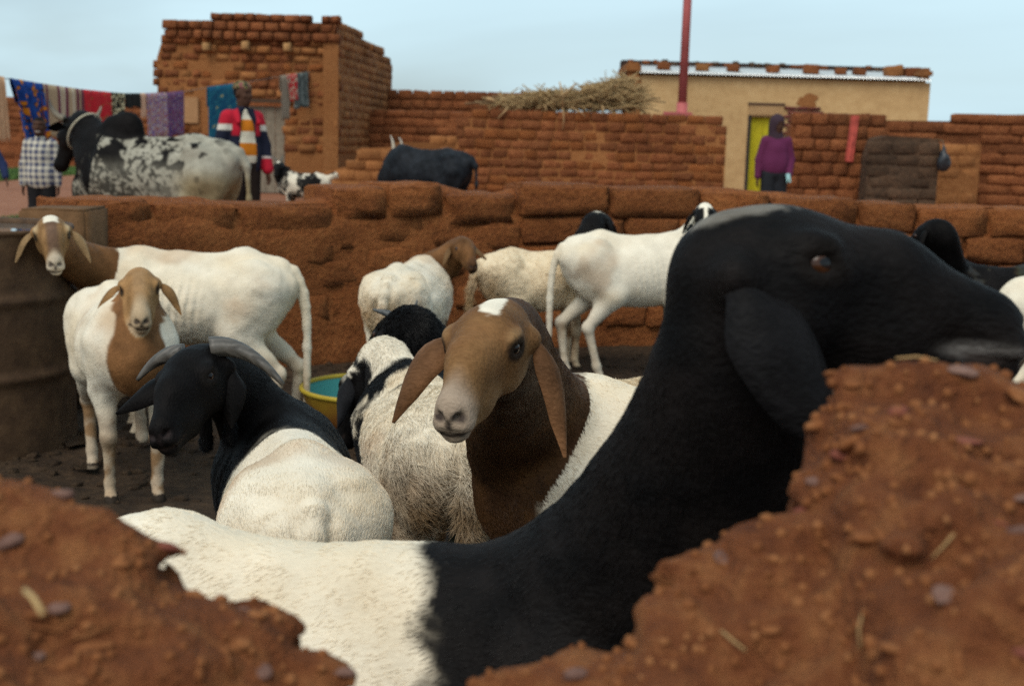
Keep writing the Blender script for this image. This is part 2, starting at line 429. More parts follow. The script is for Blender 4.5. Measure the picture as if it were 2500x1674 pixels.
# ---------------------------------------------------------------- ground, pen, walls
GROUND = earth('red_ground', (0.16, 0.062, 0.032), (0.235, 0.098, 0.052), (0.30, 0.14, 0.08), big=0.35, fine=5, bump=0.5, dist=0.05, rnd=0)
PENFLOOR = earth('trampled_pen_mud', (0.020, 0.012, 0.007), (0.040, 0.024, 0.013), (0.075, 0.045, 0.024), big=2.5, fine=20, bump=1.0, dist=0.03, rnd=0, rough=0.85)
def grid_np(x0, x1, y0, y1, nx, ny, zf):
    X, Y = np.meshgrid(np.linspace(x0, x1, nx), np.linspace(y0, y1, ny), indexing='ij')
    p = np.stack([X.ravel(), Y.ravel(), np.zeros(X.size)], 1); p[:, 2] = zf(p)
    i = (np.arange(nx - 1)[:, None] * ny + np.arange(ny - 1)[None]).ravel()
    return p, np.stack([i, i + ny, i + ny + 1, i + 1], 1)
gx = np.concatenate([np.linspace(-700, -40, 8), np.linspace(-32, 32, 60), np.linspace(40, 700, 8)]); gy = np.concatenate([np.linspace(-60, -4, 4), np.linspace(-2, 60, 60), np.linspace(70, 1200, 10)])
X, Y = np.meshgrid(gx, gy, indexing='ij'); p = np.stack([X.ravel(), Y.ravel(), np.zeros(X.size)], 1)
p[:, 2] = -0.012 + 0.02 * fbm(p, 0.35, 3, 5) * (np.abs(p[:, 0]) < 40)
p[:, 2] -= 0.10 * ((np.abs(p[:, 0]) < 4.9) & (p[:, 1] > 0.2) & (p[:, 1] < 8.2))
ny = len(gy); i = (np.arange(len(gx) - 1)[:, None] * ny + np.arange(ny - 1)[None]).ravel()
tag(link('ground', mesh_np('ground', p, np.stack([i, i + ny, i + ny + 1, i + 1], 1)), GROUND), kind='structure')
def pen_z(p): return 0.004 + 0.022 * fbm(p, 2.2, 4, 3) + 0.012 * np.abs(fbm(p, 11, 3, 8))
pv, pf = grid_np(-5.2, 5.4, 0.25, 9.4, 330, 290, pen_z)
tag(link('pen_floor', mesh_np('pen_floor', pv, pf), PENFLOOR), kind='structure')
# clods of dung and mud on the pen floor
def clod_mesh(n, xr, yr, r0, r1, seed, zf):
    rg = np.random.default_rng(seed); bm = bmesh.new(); bmesh.ops.create_icosphere(bm, subdivisions=1, radius=1.0)
    bm.verts.ensure_lookup_table(); sv = np.array([v.co[:] for v in bm.verts]); sf = np.array([[v.index for v in f.verts] for f in bm.faces]); bm.free()
    vs_, fs = [], []
    for i in range(n):
        q = V(rg.uniform(*xr), rg.uniform(*yr), 0); r = rg.uniform(r0, r1) * V(rg.uniform(0.7, 1.4), rg.uniform(0.7, 1.4), rg.uniform(0.4, 0.8))
        q[2] = zf(q[None])[0] + r[2] * 0.2; an = rg.uniform(0, 6.28); ca, sa = math.cos(an), math.sin(an)
        w = sv * r * (1 + 0.2 * rg.normal(size=(len(sv), 1))); w = np.stack([w[:, 0] * ca - w[:, 1] * sa, w[:, 0] * sa + w[:, 1] * ca, w[:, 2]], 1) + q
        fs.append(sf + len(sv) * i); vs_.append(w)
    return np.concatenate(vs_), np.concatenate(fs)
cv, cf = clod_mesh(2600, (-2.6, 2.2), (1.8, 7.6), 0.008, 0.028, 4, pen_z)
tag(link('dung_clods', mesh_np('dung_clods', cv, cf), PENFLOOR), 'dark clods of dung trodden into the pen floor', 'dung', kind='stuff')
# puddles by the drum
m, nt, b = new_mat('puddle_water'); b.inputs['Base Color'].default_value = (0.035, 0.025, 0.017, 1); b.inputs['Roughness'].default_value = 0.12
def blob_np(c, rx, ry, seed, z):
    th = np.linspace(0, 2 * math.pi, 40, endpoint=False); rg = np.random.default_rng(seed); ph = rg.uniform(0, 6, 4)
    r = 1 + 0.22 * np.sin(2 * th + ph[0]) + 0.15 * np.sin(3 * th + ph[1]) + 0.08 * np.sin(7 * th + ph[2])
    v = np.stack([c[0] + rx * r * np.cos(th), c[1] + ry * r * np.sin(th), np.full(40, z)], 1); v = np.vstack([v, [[c[0], c[1], z]]])
    return v, np.array([(i, (i + 1) % 40, 40) for i in range(40)])
for j, (u, v_, rx, ry) in enumerate(((200, 1095, 0.06, 0.12), (212, 1165, 0.05, 0.03))):
    D = CAM_H * FPX / (v_ - 330); q = P(u, v_, D); w, f = blob_np(q, rx, ry, j, 0.031)
    tag(link('puddle', mesh_np('puddle', w, f, False), m), kind='structure')

# ------------------------------------------------ bricks
def brick_variant(seed, sub=1):
    rg = np.random.default_rng(seed); bm = bmesh.new(); bmesh.ops.create_cube(bm, size=1.0)
    bmesh.ops.scale(bm, vec=(1.0, 0.5, 0.5), verts=bm.verts)
    bmesh.ops.bevel(bm, geom=bm.edges[:], offset=0.062 if sub == 1 else 0.055, segments=1, affect='EDGES', profile=0.6)
    if sub > 1: bmesh.ops.subdivide_edges(bm, edges=bm.edges[:], cuts=sub - 1, use_grid_fill=True)
    for v in bm.verts:
        n = np.array(v.co) ; v.co += Vector(rg.normal(size=3) * V(0.025, 0.014, 0.020) * (1 if sub == 1 else 0.55))
        if sub > 1:
            k = 0.026 * fbm(n[None], 5, 2, seed)[0]; v.co += Vector(nrm(n) * k)
    me = bpy.data.meshes.new('brick'); bm.to_mesh(me); bm.free()
    me.polygons.foreach_set('use_smooth', np.full(len(me.polygons), True)); return me
BRICKS = [brick_variant(i) for i in range(9)]
BLOCKS = [brick_variant(40 + i, 3) for i in range(7)]
_bm = {}
def brick_data(pool, i, mat):
    k = (pool is BLOCKS, i, mat.name)
    if k not in _bm: d = pool[i].copy(); d.materials.append(mat); _bm[k] = d
    return _bm[k]
def brick_obj(parent, c, along, out, size, mat, pool=None, rg=random, name='brick', tilt=0.03):
    """c world centre; along, out unit vectors; size (length, depth, height)"""
    pool = pool or BRICKS
    o = bpy.data.objects.new(name, brick_data(pool, rg.randrange(len(pool)), mat)); col.objects.link(o); o.parent = parent
    x = Vector(along); y = Vector(-np.asarray(out)); z = x.cross(y); s = rg.choice((1, -1))
    M = Matrix((x * s, y * s, z)).transposed().to_4x4() @ Matrix.Rotation(rg.uniform(-tilt, tilt), 4, 'Y') @ Matrix.Rotation(rg.uniform(-tilt, tilt), 4, 'Z')
    o.matrix_local = Matrix.Translation(Vector(np.asarray(c) - np.asarray(parent.location))) @ M @ Matrix.Diagonal((size[0], size[1] * 2, size[2] * 2, 1))
    return o
def brick_face(parent, A, B, ztop, z0, bw, bh, mat, depth=0.16, proud=0.02, seed=1, skip=None, gap=0.006, jit=0.012, pool=None, mats=None, tilt=0.03, limit=None, endjag=0.0, proud_fn=None):
    """courses of bricks on the vertical face from A to B (x, y); ztop(u) height at u in 0..1; bricks stand proud of the face line"""
    rg = random.Random(seed); A = V(A[0], A[1], 0); B = V(B[0], B[1], 0); Ln = np.linalg.norm(B - A); al = (B - A) / Ln; out = V(al[1], -al[0], 0)
    if out.dot(V(0, 0, 0) - A) < 0 and abs(out[1]) > 0.3: out = -out
    z = z0; row = 0; n = 0
    while True:
        h = bh * rg.uniform(0.90, 1.10); off = (row % 2) * 0.5 * bw + rg.uniform(-0.06, 0.06); x = -off + rg.uniform(-endjag, endjag); any_ = False
        while x < Ln:
            w = bw * rg.uniform(0.72, 1.30); a, b = max(x, -endjag), min(x + w, Ln + rg.uniform(0, endjag)); x += w
            if b - a < bw * 0.3: continue
            u = (a + b) / 2 / Ln
            if z + h * 0.55 > ztop(min(max(u, 0), 1)): continue
            any_ = True
            if skip and skip((a + b) / 2, z + h / 2): continue
            pr = proud if proud_fn is None else proud_fn(u, z)
            pr += 0.030 * float(fbm(V(u * Ln, z * 1.4, seed)[None], 0.9, 2, seed)[0]) - 0.004
            if rg.random() < 0.02: continue
            c = A + al * (a + b) / 2 + out * (pr - depth / 2 + rg.uniform(-jit, jit)) + V(0, 0, z + h / 2)
            brick_obj(parent, c, al, out, (b - a - gap, depth, h - gap), rg.choice(mats) if mats else mat, pool, rg, tilt=tilt); n += 1
        z += h; row += 1
        if not any_ and z > z0 + bh * 2: break
        if z > 12: break
    return n
def slab(name, A, B, thick, z0, ztop, mat, parent=None, n=24, back=0.0, lumps=0.02, seed=1, cut=None):
    """wall core between A and B: a closed lumpy slab whose front lies on the line A-B"""
    A = V(A[0], A[1], 0); B = V(B[0], B[1], 0); Ln = np.linalg.norm(B - A); al = (B - A) / Ln; out = V(al[1], -al[0], 0)
    if out.dot(-A) < 0 and abs(out[1]) > 0.3: out = -out
    us = np.linspace(0, 1, n + 1); vv = []; nz_ = 6
    loc = np.asarray(parent.location) if parent else 0
    for u in us:
        q = A + al * u * Ln; zt = ztop(u)
        ring = [q + out * (-back) + V(0, 0, z0 + (zt - z0) * t) for t in np.linspace(0, 1, nz_)] + [q + out * (-back - thick) + V(0, 0, z0 + (zt - z0) * t) for t in np.linspace(1, 0, nz_)]
        vv.append(ring)
    vv = np.array(vv); k = 2 * nz_; flat = vv.reshape(-1, 3)
    flat = flat + out * (lumps * fbm(flat, 2.0, 3, seed))[:, None]
    f = [(i * k + j, (i + 1) * k + j, (i + 1) * k + (j + 1) % k, i * k + (j + 1) % k) for i in range(n) for j in range(k)]
    me = bpy.data.meshes.new(name)
    me.from_pydata((flat - loc).tolist(), [], f + [tuple(range(k))] + [tuple(n * k + j for j in reversed(range(k)))]); me.update()
    bmx = bmesh.new(); bmx.from_mesh(me); bmesh.ops.recalc_face_normals(bmx, faces=bmx.faces); bmx.to_mesh(me); bmx.free()
    return link(name, me, mat, parent)
def px(u, D, v=400): q = P(u, v, D); return (q[0], q[1])
def xy(u, y, v=400): q = XZ(u, v, y); return (q[0], y)
def zat(u, v, y): return XZ(u, v, y)[2]
def prof(pts, u0, u1, y):
    """top line from photo pixels [(u, v)] for a wall at distance y, as a function of 0..1 along u0..u1"""
    us = [p_[0] for p_ in pts]; zs = [zat(p_[0], p_[1], y) for p_ in pts]
    return lambda t: float(np.interp(u0 + (u1 - u0) * t, us, zs))
def wall(name, label, u0, u1, y0, tops, mat, core, bw, bh, y1=None, thick=0.3, z0=-0.05, seed=1, **kw):
    y1 = y0 if y1 is None else y1
    A, B = xy(u0, y0), xy(u1, y1); root = thing(name, label, 'wall', (A[0], A[1], 0))
    zs = [(p_[0], zat(p_[0], p_[1], y0 + (y1 - y0) * (p_[0] - u0) / (u1 - u0))) for p_ in tops]
    zt = lambda t: float(np.interp(u0 + (u1 - u0) * t, [q[0] for q in zs], [q[1] for q in zs]))
    if core is not None: slab('wall_core', A, B, thick, z0, lambda t: zt(t) - bh * 0.25, core, root, seed=seed)
    n = brick_face(root, A, B, zt, kw.pop('zb', 0.0), bw, bh, mat, seed=seed, **kw)
    return root, A, B

# far wall left of the tower
wall('mud_wall', 'far mud brick wall behind the washing line, left of the tall ruin', -60, 420, 40, [(-60, 232), (420, 238)], MUD, MUD, 0.50, 0.21, seed=2, zb=0.25, proud=0.025)

# tall roofless room
TY = 27.0
TA, TB = xy(388, TY), xy(823, TY); TC = (XZ(955, 100, 33.5)[0], 33.5)
tow = thing('roofless_house', 'tall roofless mud brick room with a grey door, walls uneven at the top', 'building', (TA[0], TA[1], 0))
ztl = zat(600, 36, TY); ztr = zat(822, 28, TY)
TL = TB[0] - TA[0]
dx0, dx1, dz1 = xy(598, TY)[0] - TA[0], xy(697, TY)[0] - TA[0], zat(640, 250, TY)
wx0, wx1, wz0, wz1 = xy(452, TY)[0] - TA[0], xy(488, TY)[0] - TA[0], zat(470, 302, TY), zat(470, 238, TY)
def tz(t):
    x = 388 + (823 - 388) * t
    return float(np.interp(x, [388, 410, 430, 560, 640, 700, 770, 780, 823], [zat(388, 130, TY), zat(405, 60, TY), zat(420, 44, TY)] + [ztl - 0.03] * 6))
in_door = lambda x, z: dx0 - 0.05 < x < dx1 + 0.05 and z < dz1 + 0.03
in_win = lambda x, z: wx0 < x < wx1 and wz0 < z < wz1
zb_top = zat(600, 100, TY)
brick_face(tow, TA, TB, tz, 0.9, 0.285, 0.182, MUD, depth=0.24, proud=0.05, seed=5, gap=0.02, jit=0.018, endjag=0.10, skip=lambda x, z: in_door(x, z) or in_win(x, z) or z > zb_top, mats=[MUD, MUD, MUD_PEN, MUD_OCHRE], proud_fn=lambda u, z: 0.022 if z < 2.9 else 0.06, tilt=0.045)
brick_face(tow, TA, TB, tz, zb_top, 0.265, 0.185, MUD, depth=0.30, proud=0.12, seed=6, gap=0.018, jit=0.03, endjag=0.14, tilt=0.05)
slab('front_wall', (TA[0], TA[1] + 0.0), (TA[0] + dx0, TA[1]), 0.3, -0.05, lambda t: min(tz(t * dx0 / TL) - 0.10, 9), MUD_OCHRE, tow, seed=3)
slab('front_wall', (TA[0] + dx1, TA[1]), TB, 0.3, -0.05, lambda t: tz(dx1 / TL + t * (1 - dx1 / TL)) - 0.10, MUD_OCHRE, tow, seed=4)
slab('front_wall', (TA[0] + dx0, TA[1]), (TA[0] + dx1, TA[1]), 0.3, dz1, lambda t: tz((dx0 + t * (dx1 - dx0)) / TL) - 0.10, MUD, tow, n=6, seed=4)
def tsz(t): return float(np.interp(t, [0, 0.12, 0.3, 0.55, 0.8, 1], [ztr - 0.42, ztr - 0.42, ztr - 0.45, ztr - 0.75, ztr - 0.72, ztr - 0.95])) + 0.3
brick_face(tow, TB, TC, tsz, 0.9, 0.36, 0.185, MUD_OCHRE, depth=0.24, proud=0.02, seed=8, gap=0.012, jit=0.006, endjag=0.08, mats=[MUD_OCHRE], tilt=0.012)
slab('side_wall', TB, TC, 0.3, -0.05, lambda t: tsz(t) - 0.2, MUD_OCHRE, tow, seed=7, lumps=0.015)
slab('corner_plaster', (TB[0] - 0.30, TB[1] - 0.075), (TB[0] + 0.03, TB[1] - 0.075), 0.3, -0.05, lambda t: ztr - 0.55, MUD_OCHRE, tow, n=5, seed=9, lumps=0.03)
slab('back_wall', (TA[0], 33.5), (TC[0], 33.5), 0.3, -0.05, lambda t: 3.2, MUD, tow, seed=3)
STONE = earth('ochre_stone', (0.26, 0.13, 0.05), (0.33, 0.175, 0.07), (0.39, 0.22, 0.09), rnd=0.1)
for u, v_ in ((505, 115), (600, 112), (702, 116)):
    q = XZ(u, v_, TY - 0.16); brick_obj(tow, q, V(1, 0, 0), V(0, -1, 0), (0.16, 0.20, 0.17), STONE, name='stone')
GREYWOOD = plain('weathered_grey_door', (0.20, 0.165, 0.12), 0.8, 0.2, 9, 0.3)
for k in range(4):
    w = (dx1 - dx0 - 0.06) / 4; bm = bmesh.new(); bm_box(bm, (dx0 + 0.03 + w * (k + 0.5), 0.10 + 0.006 * (k % 2), dz1 / 2 - 0.03), (w - 0.008, 0.03, dz1 - 0.1)); bmesh.ops.bevel(bm, geom=bm.edges[:], offset=0.004, segments=1, affect='EDGES')
    if k == 0: dr = bpy.data.objects.new('door', None); col.objects.link(dr); dr.parent = tow
    from_bm('plank', bm, GREYWOOD, dr)
bm = bmesh.new(); bm_box(bm, ((dx0 + dx1) / 2, 0.02, dz1 + 0.03), (dx1 - dx0 + 0.3, 0.2, 0.07)); from_bm('lintel', bm, plain('dark_wood', (0.06, 0.035, 0.02)), tow)
bm = bmesh.new(); bm_box(bm, ((wx0 + wx1) / 2, -0.035, (wz0 + wz1) / 2), (wx1 - wx0, 0.06, wz1 - wz0)); bmesh.ops.bevel(bm, geom=bm.edges[:], offset=0.012, segments=2, affect='EDGES')
from_bm('plaster_panel', bm, earth('pale_plaster', (0.27, 0.14, 0.065), (0.33, 0.18, 0.085), (0.39, 0.22, 0.11), rnd=0, bump=0.2), tow)

# walls between the room and the plastered house
wall('mud_wall', 'tall mud brick wall behind the brushwood with a notched top course', 940, 1352, 33.0, [(940, 222), (1352, 221)], MUD, MUD, 0.42, 0.25, seed=11, zb=1.0, gap=0.03, proud=0.05)
wall('mud_wall', 'dark mud brick wall between the tall ruin and the long wall', 888, 1200, 30.5, [(888, 268), (1200, 272)], MUD, MUD, 0.38, 0.19, seed=12, zb=0.8, proud=0.03)
OCH = dict(mats=[MUD_OCHRE], gap=0.008, jit=0.004, proud=0.012, tilt=0.01)
wall('mud_wall', 'low ochre mud wall behind the black bull', 958, 1118, 25.5, [(958, 341), (1118, 343)], MUD_OCHRE, MUD_OCHRE, 0.40, 0.20, seed=13, **dict(OCH))
wall('mud_wall', 'crumbling low ochre wall stepping down beside the spotted goat', 770, 960, 25.0, [(770, 432), (795, 412), (868, 396), (874, 356), (960, 354)], MUD_OCHRE, MUD_OCHRE, 0.40, 0.20, seed=14, **dict(OCH))
wall('mud_wall', 'long mud brick wall below the brushwood with a rounded right end', 1112, 1770, 24.0, [(1112, 350), (1128, 296), (1165, 273), (1450, 279), (1740, 290), (1762, 305), (1770, 330)], MUD, MUD_OCHRE, 0.315, 0.172, seed=15, zb=0.1, proud=0.022, jit=0.014, tilt=0.045, mats=[MUD, MUD, MUD_PEN])

# ------------------------------------------------ plastered house
HY = 29.0
hl, hr = xy(1520, HY)[0], xy(2256, HY)[0]
hz = zat(1880, 192, HY)
house = thing('plastered_house', 'ochre plastered house with stones holding down a corrugated metal roof', 'house', (hl, HY, 0))
HW = hr - hl
d0, d1 = xy(1823, HY)[0] - hl, xy(1903, HY)[0] - hl; dzt = zat(1860, 285, HY)
def hbox(name, x0, x1, y0, y1, z0, z1, mat, parent=house, bev=0.01):
    bm = bmesh.new(); bm_box(bm, ((x0 + x1) / 2, (y0 + y1) / 2, (z0 + z1) / 2), (x1 - x0, y1 - y0, z1 - z0))
    if bev: bmesh.ops.bevel(bm, geom=bm.edges[:], offset=bev, segments=2, affect='EDGES')
    return from_bm(name, bm, mat, parent)
hbox('wall', 0.36, d0, 0, 0.3, -0.05, hz, PLASTER, bev=0); hbox('wall', d1, HW, 0, 0.3, -0.05, hz, PLASTER, bev=0); hbox('wall', d0, d1, 0, 0.3, dzt, hz, PLASTER, bev=0)
hbox('side_wall', HW - 0.3, HW - 0.01, 0.305, 5, -0.05, hz + 0.1, PLASTER); hbox('side_wall', 0.36, 0.65, 0.305, 5, -0.05, hz + 0.1, MUD); hbox('back_wall', 0.66, HW - 0.31, 4.7, 4.99, -0.05, hz + 0.3, MUD)
hbox('corner_pilaster', 0.0, 0.355, -0.03, 0.4, -0.05, hz + 0.02, MUD_OCHRE, bev=0.05)
ROOMSHADE = plain('painted_room_shade', (0.02, 0.016, 0.013), 0.9)
hbox('doorway', d0 + 0.01, d1 - 0.01, 0.5, 0.56, 0, dzt, ROOMSHADE, bev=0)  # near-black panel behind the opening, paints the shade of the room
hbox('door_frame', d0 - 0.03, d0 + 0.04, -0.02, 0.2, 0, dzt + 0.02, plain('dark_frame', (0.03, 0.022, 0.02)), bev=0.004)
lz = zat(1860, 257, HY)
hbox('door_head', d0 - 0.02, d1 + 0.02, -0.03, 0.002, dzt + 0.03, lz, earth('door_head_plaster', (0.30, 0.18, 0.085), (0.40, 0.25, 0.12), (0.45, 0.29, 0.15), rnd=0), bev=0.005)
hbox('door_head_rail', d0 - 0.05, d1 + 0.04, -0.05, 0.003, lz, lz + 0.05, plain('rail_wood', (0.08, 0.04, 0.025)), bev=0.004)
# exposed red-painted bricks beside the door
MAROON = earth('maroon_painted_brick', (0.085, 0.022, 0.022), (0.13, 0.033, 0.032), (0.17, 0.05, 0.045), rnd=0.25)
pz1, pz0 = zat(1950, 260, HY), zat(1950, 420, HY); pxa, pxb = xy(1908, HY)[0], xy(1996, HY)[0]
pat = bpy.data.objects.new('brick_patch', None); col.objects.link(pat); pat.parent = house
for r_i in range(int((pz1 - pz0) / 0.095)):
    z = pz1 - 0.095 * (r_i + 0.5); n_ = 3; w = (pxb - pxa) / n_
    for k in range(n_):
        q = V(pxa + w * (k + 0.5) + (0.06 if r_i % 2 else -0.02), HY - 0.01, z)
        o = brick_obj(house, q, V(1, 0, 0), V(0, -1, 0), (w - 0.015, 0.10, 0.062), MAROON, rg=random.Random(r_i * 7 + k)); o.parent = pat
sv, sf = blob_np((0, 0), 0.27, 0.16, 5, 0); sv = np.stack([sv[:, 0] + xy(1962, HY)[0] - hl, -0.012 + 0 * sv[:, 1], sv[:, 1] + zat(1962, 250, HY)], 1)
sv2 = np.vstack([sv, sv + V(0, 0.02, 0)])
link('mud_patch', mesh_np('mud_patch', sv, sf[:, ::-1]), MUD_OCHRE, house)
# roof sheet, corrugated, tilted to the front, with a dark back parapet and stones
def corrugated(x0, x1, ya, za, yb, zb, per=0.085, amp=0.016):
    n = int((x1 - x0) / per * 6); xs = np.linspace(x0, x1, n); dz = amp * np.sin(xs / per * 2 * math.pi)
    a = np.stack([xs, np.full(n, ya), za + dz], 1); b = np.stack([xs, np.full(n, yb), zb + dz], 1); t = V(0, 0, -0.006)
    v = np.vstack([a, b, a + t, b + t]); f = []
    for i in range(n - 1):
        f += [(i, i + 1, n + i + 1, n + i), (2 * n + i + 1, 2 * n + i, 3 * n + i, 3 * n + i + 1), (i + 1, i, 2 * n + i, 2 * n + i + 1)]
    return v, np.array(f)
ZINC = plain('galvanised_sheet', (0.62, 0.62, 0.60), 0.35, 0.12, 3, 0, metal=0.6, spec=0.5)
za, zb_ = hz + 0.055, zat(1880, 166, HY + 1.6)
rv, rf = corrugated(0.30, HW - 0.02, -0.16, za, 1.9, zb_)
roof = link('roof', mesh_np('roof', rv, rf), ZINC, house)
hbox('back_parapet', 0.02, HW + 0.01, 1.95, 2.25, hz - 0.2, zat(1700, 152, HY + 2), plain('dark_parapet', (0.035, 0.022, 0.018), 0.9, 0.5, 14, 0.6), bev=0.03)
hbox('parapet_end', -0.02, 0.34, -0.06, 2.2, hz + 0.03, zat(1535, 152, HY), MUD_OCHRE, bev=0.06); hbox('parapet_end', HW - 0.28, HW + 0.03, -0.08, 2.2, hz + 0.09, zat(2240, 166, HY), MUD_OCHRE, bev=0.07)
rg = random.Random(3)
for k in range(26):                                          # mud lumps along the back parapet
    x = 0.3 + k * (HW - 0.5) / 25 + rg.uniform(-0.08, 0.08)
    brick_obj(house, V(hl + x, HY + 1.93, zat(1700, 156, HY + 2) + rg.uniform(-0.03, 0.02)), V(1, 0, 0), V(0, -1, 0), (rg.uniform(0.10, 0.2), 0.2, rg.uniform(0.07, 0.12)), rg.choice((MUD, MUD_DARK)), rg=rg, name='mud_lump')
for u, sz in ((1620, 0.30), (1714, 0.28), (1790, 0.29), (1886, 0.28), (1980, 0.36), (2052, 0.26), (2098, 0.28), (2180, 0.40), (2225, 0.35)):
    q = XZ(u, 172 + (u - 1600) * 0.012, HY + 0.55); zc = za + (zb_ - za) * (0.71 / 2.06)
    brick_obj(house, V(q[0], HY + 0.55, zc + sz * 0.30), V(1, 0, 0), V(0, -1, 0), (sz, sz * 0.8, sz * 0.62), rg.choice((MUD, MUD, MUD_OCHRE)), BLOCKS, rg, name='roof_stone', tilt=0.25)

# yellow curtain in the doorway
def drape_np(w, h, nu=40, nv=14, amp=0.03, waves=6, seed=1, taper=0.0, sag=0.0, ragged=0.01):
    u, v = np.meshgrid(np.linspace(0, 1, nu), np.linspace(0, 1, nv), indexing='ij'); rg = np.random.default_rng(seed); ph = rg.uniform(0, 6, 3)
    y = amp * (0.35 + 0.65 * v) * (np.sin(2 * math.pi * waves * u + ph[0] + 0.8 * v) + 0.5 * np.sin(2 * math.pi * waves * 1.7 * u + ph[1]))
    x = (u - 0.5) * w * (1 - taper * v); z = -v * h + ragged * np.sin(u * 23 + ph[2]) * v - sag * np.sin(u * math.pi) * (1 - v)
    p = np.stack([x.ravel(), y.ravel(), z.ravel()], 1); i = (np.arange(nu - 1)[:, None] * nv + np.arange(nv - 1)[None]).ravel()
    f = np.stack([i, i + nv, i + nv + 1, i + 1], 1); n = len(p); q = p + V(0, 0.004, 0)
    return np.vstack([p, q]), np.vstack([f, f[:, ::-1] + n]), np.concatenate([np.stack([u.ravel(), v.ravel()], 1)] * 2)
cvv, cff, _ = drape_np((d1 - d0) * 0.74, dzt - 0.12, waves=5, amp=0.025, seed=3)
cu = link('door_curtain', mesh_np('door_curtain', cvv, cff), plain('yellow_cloth', (0.42, 0.36, 0.012), 0.8, 0.12, 8), None, (hl + (d0 + d1) / 2 - 0.07, HY + 0.12, dzt - 0.02))
tag(cu, 'yellow-green curtain hanging in the doorway of the plastered house', 'curtain')

# red pole
pb = XZ(1664, 285, 27.2); pt = XZ(1682, -60, 27.2)
pole = thing('red_pole', 'tall red-painted metal pole rising behind the long mud wall', 'pole', (pb[0], pb[1], 0))
REDP = plain('faded_red_paint', (0.40, 0.10, 0.095), 0.5, 0.15, 4)
d_ = (pt - pb) / (pt[2] - pb[2]); p0_ = pb - d_ * pb[2]
tv, tf = tube_np([p0_ - p0_, p0_ + d_ * 2.2 - p0_], [0.125, 0.120], 20); link('lower_shaft', mesh_np('lower_shaft', tv, tf), REDP, pole)
tv, tf = tube_np([d_ * 2.2, pt - p0_ + V(0, 0, 1.5)], [0.098, 0.085], 20); link('upper_shaft', mesh_np('upper_shaft', tv, tf), REDP, pole)
hbar = XZ(1655, 279, 27.05); bm = bmesh.new(); bm_box(bm, hbar - np.array(pole.location), (0.62, 0.10, 0.09)); bmesh.ops.bevel(bm, geom=bm.edges[:], offset=0.01, segments=2, affect='EDGES'); from_bm('crossbar', bm, REDP, pole)
pole.location = (p0_[0], p0_[1], 0)

# right-hand walls
wall('mud_wall', 'mud brick wall with a red cloth strip beside the hooded man', 1925, 2165, 19.0, [(1925, 300), (1940, 288), (2165, 289)], MUD, MUD, 0.285, 0.185, seed=21, proud=0.035, zb=0.15)
def dk(t): return float(np.interp(t, [0, 0.08, 0.25, 0.9, 1], [1.20, 1.48, 1.52, 1.50, 1.40]))
bA, bB = xy(2118, 18.3), xy(2292, 18.3)
bt = thing('mud_buttress', 'dark weathered grey mud buttress against the right-hand wall', 'wall', (bA[0], bA[1], 0))
slab('wall_core', bA, bB, 0.35, -0.05, dk, MUD_DARK, bt, seed=22, lumps=0.06)
brick_face(bt, bA, bB, dk, 0.1, 0.42, 0.17, MUD_DARK, proud=0.010, depth=0.12, seed=22, gap=0.004, jit=0.006)
wall('mud_wall', 'red mud wall with long flat courses at the right edge', 2160, 2640, 20.2, [(2160, 288), (2320, 290), (2345, 283), (2640, 296)], MUD, MUD, 0.62, 0.16, seed=23, proud=0.045, zb=0.15, skip=lambda x, z: 0.95 < x < 1.62 and z < 1.60)
wall('mud_wall', 'smooth ochre piece of wall between the dark buttress and the red wall', 2290, 2392, 19.6, [(2290, 350), (2392, 346)], MUD_OCHRE, MUD_OCHRE, 0.36, 0.19, seed=24, zb=0.1, **dict(OCH))

# pen wall of big rounded mud blocks
PW = [(205, 6.05), (620, 6.75), (1250, 7.75), (1800, 8.05), (2640, 8.35)]
PT = [(205, 500), (232, 492), (300, 490), (330, 500), (345, 486), (430, 490), (560, 508), (640, 510), (760, 492), (860, 470), (930, 452), (1040, 456), (1130, 472), (1210, 478), (1240, 462), (1330, 456), (1440, 460), (1500, 466), (1560, 462), (1760, 468), (1880, 476), (2000, 486), (2120, 498), (2260, 506), (2380, 512), (2640, 518)]
pen = thing('pen_wall', 'low pen wall of big rounded red mud blocks behind the flock', 'wall', (0, 0, 0))
us_ = np.linspace(205, 2640, 120); ys_ = np.interp(us_, [q[0] for q in PW], [q[1] for q in PW])
path = np.array([[*xy(u, y, 600), zat(u, float(np.interp(u, [q[0] for q in PT], [q[1] for q in PT])), y)] for u, y in zip(us_, ys_)])
arc = np.concatenate([[0], np.cumsum(np.linalg.norm(np.diff(path[:, :2], axis=0), axis=1))])
at_arc = lambda s_: V(*[np.interp(s_, arc, path[:, k]) for k in range(3)])
# core: rounded, lumpy
Sp = SDF((path[:, 0].min() - 0.3, path[:, 1].min() - 0.2, -0.06), (path[:, 0].max() + 0.3, path[:, 1].max() + 0.5, 1.35), 0.030)
nseg = 60
for k in range(nseg):
    a_, b_ = at_arc(arc[-1] * k / nseg), at_arc(arc[-1] * (k + 1) / nseg); bk = V(0, 0.21, 0)
    for zz in np.arange(0.0, 1.15, 0.07):
        if zz < min(a_[2], b_[2]) - 0.16: Sp.cone(V(a_[0], a_[1], zz) + bk, V(b_[0], b_[1], zz) + bk, 0.165, 0.165, 0.05)
    Sp.cone(V(*a_[:2], a_[2] - 0.165) + bk, V(*b_[:2], b_[2] - 0.165) + bk, 0.160, 0.160, 0.05)
Sp.displace(lambda q: 0.024 * fbm(q, 5, 4, 3), 0.08)
v, f = Sp.mesh(1); link('wall_core', mesh_np('wall_core', v, f), MUD_PEN, pen)
rg = random.Random(77); z_row = [0.02]; bhs = 0.178
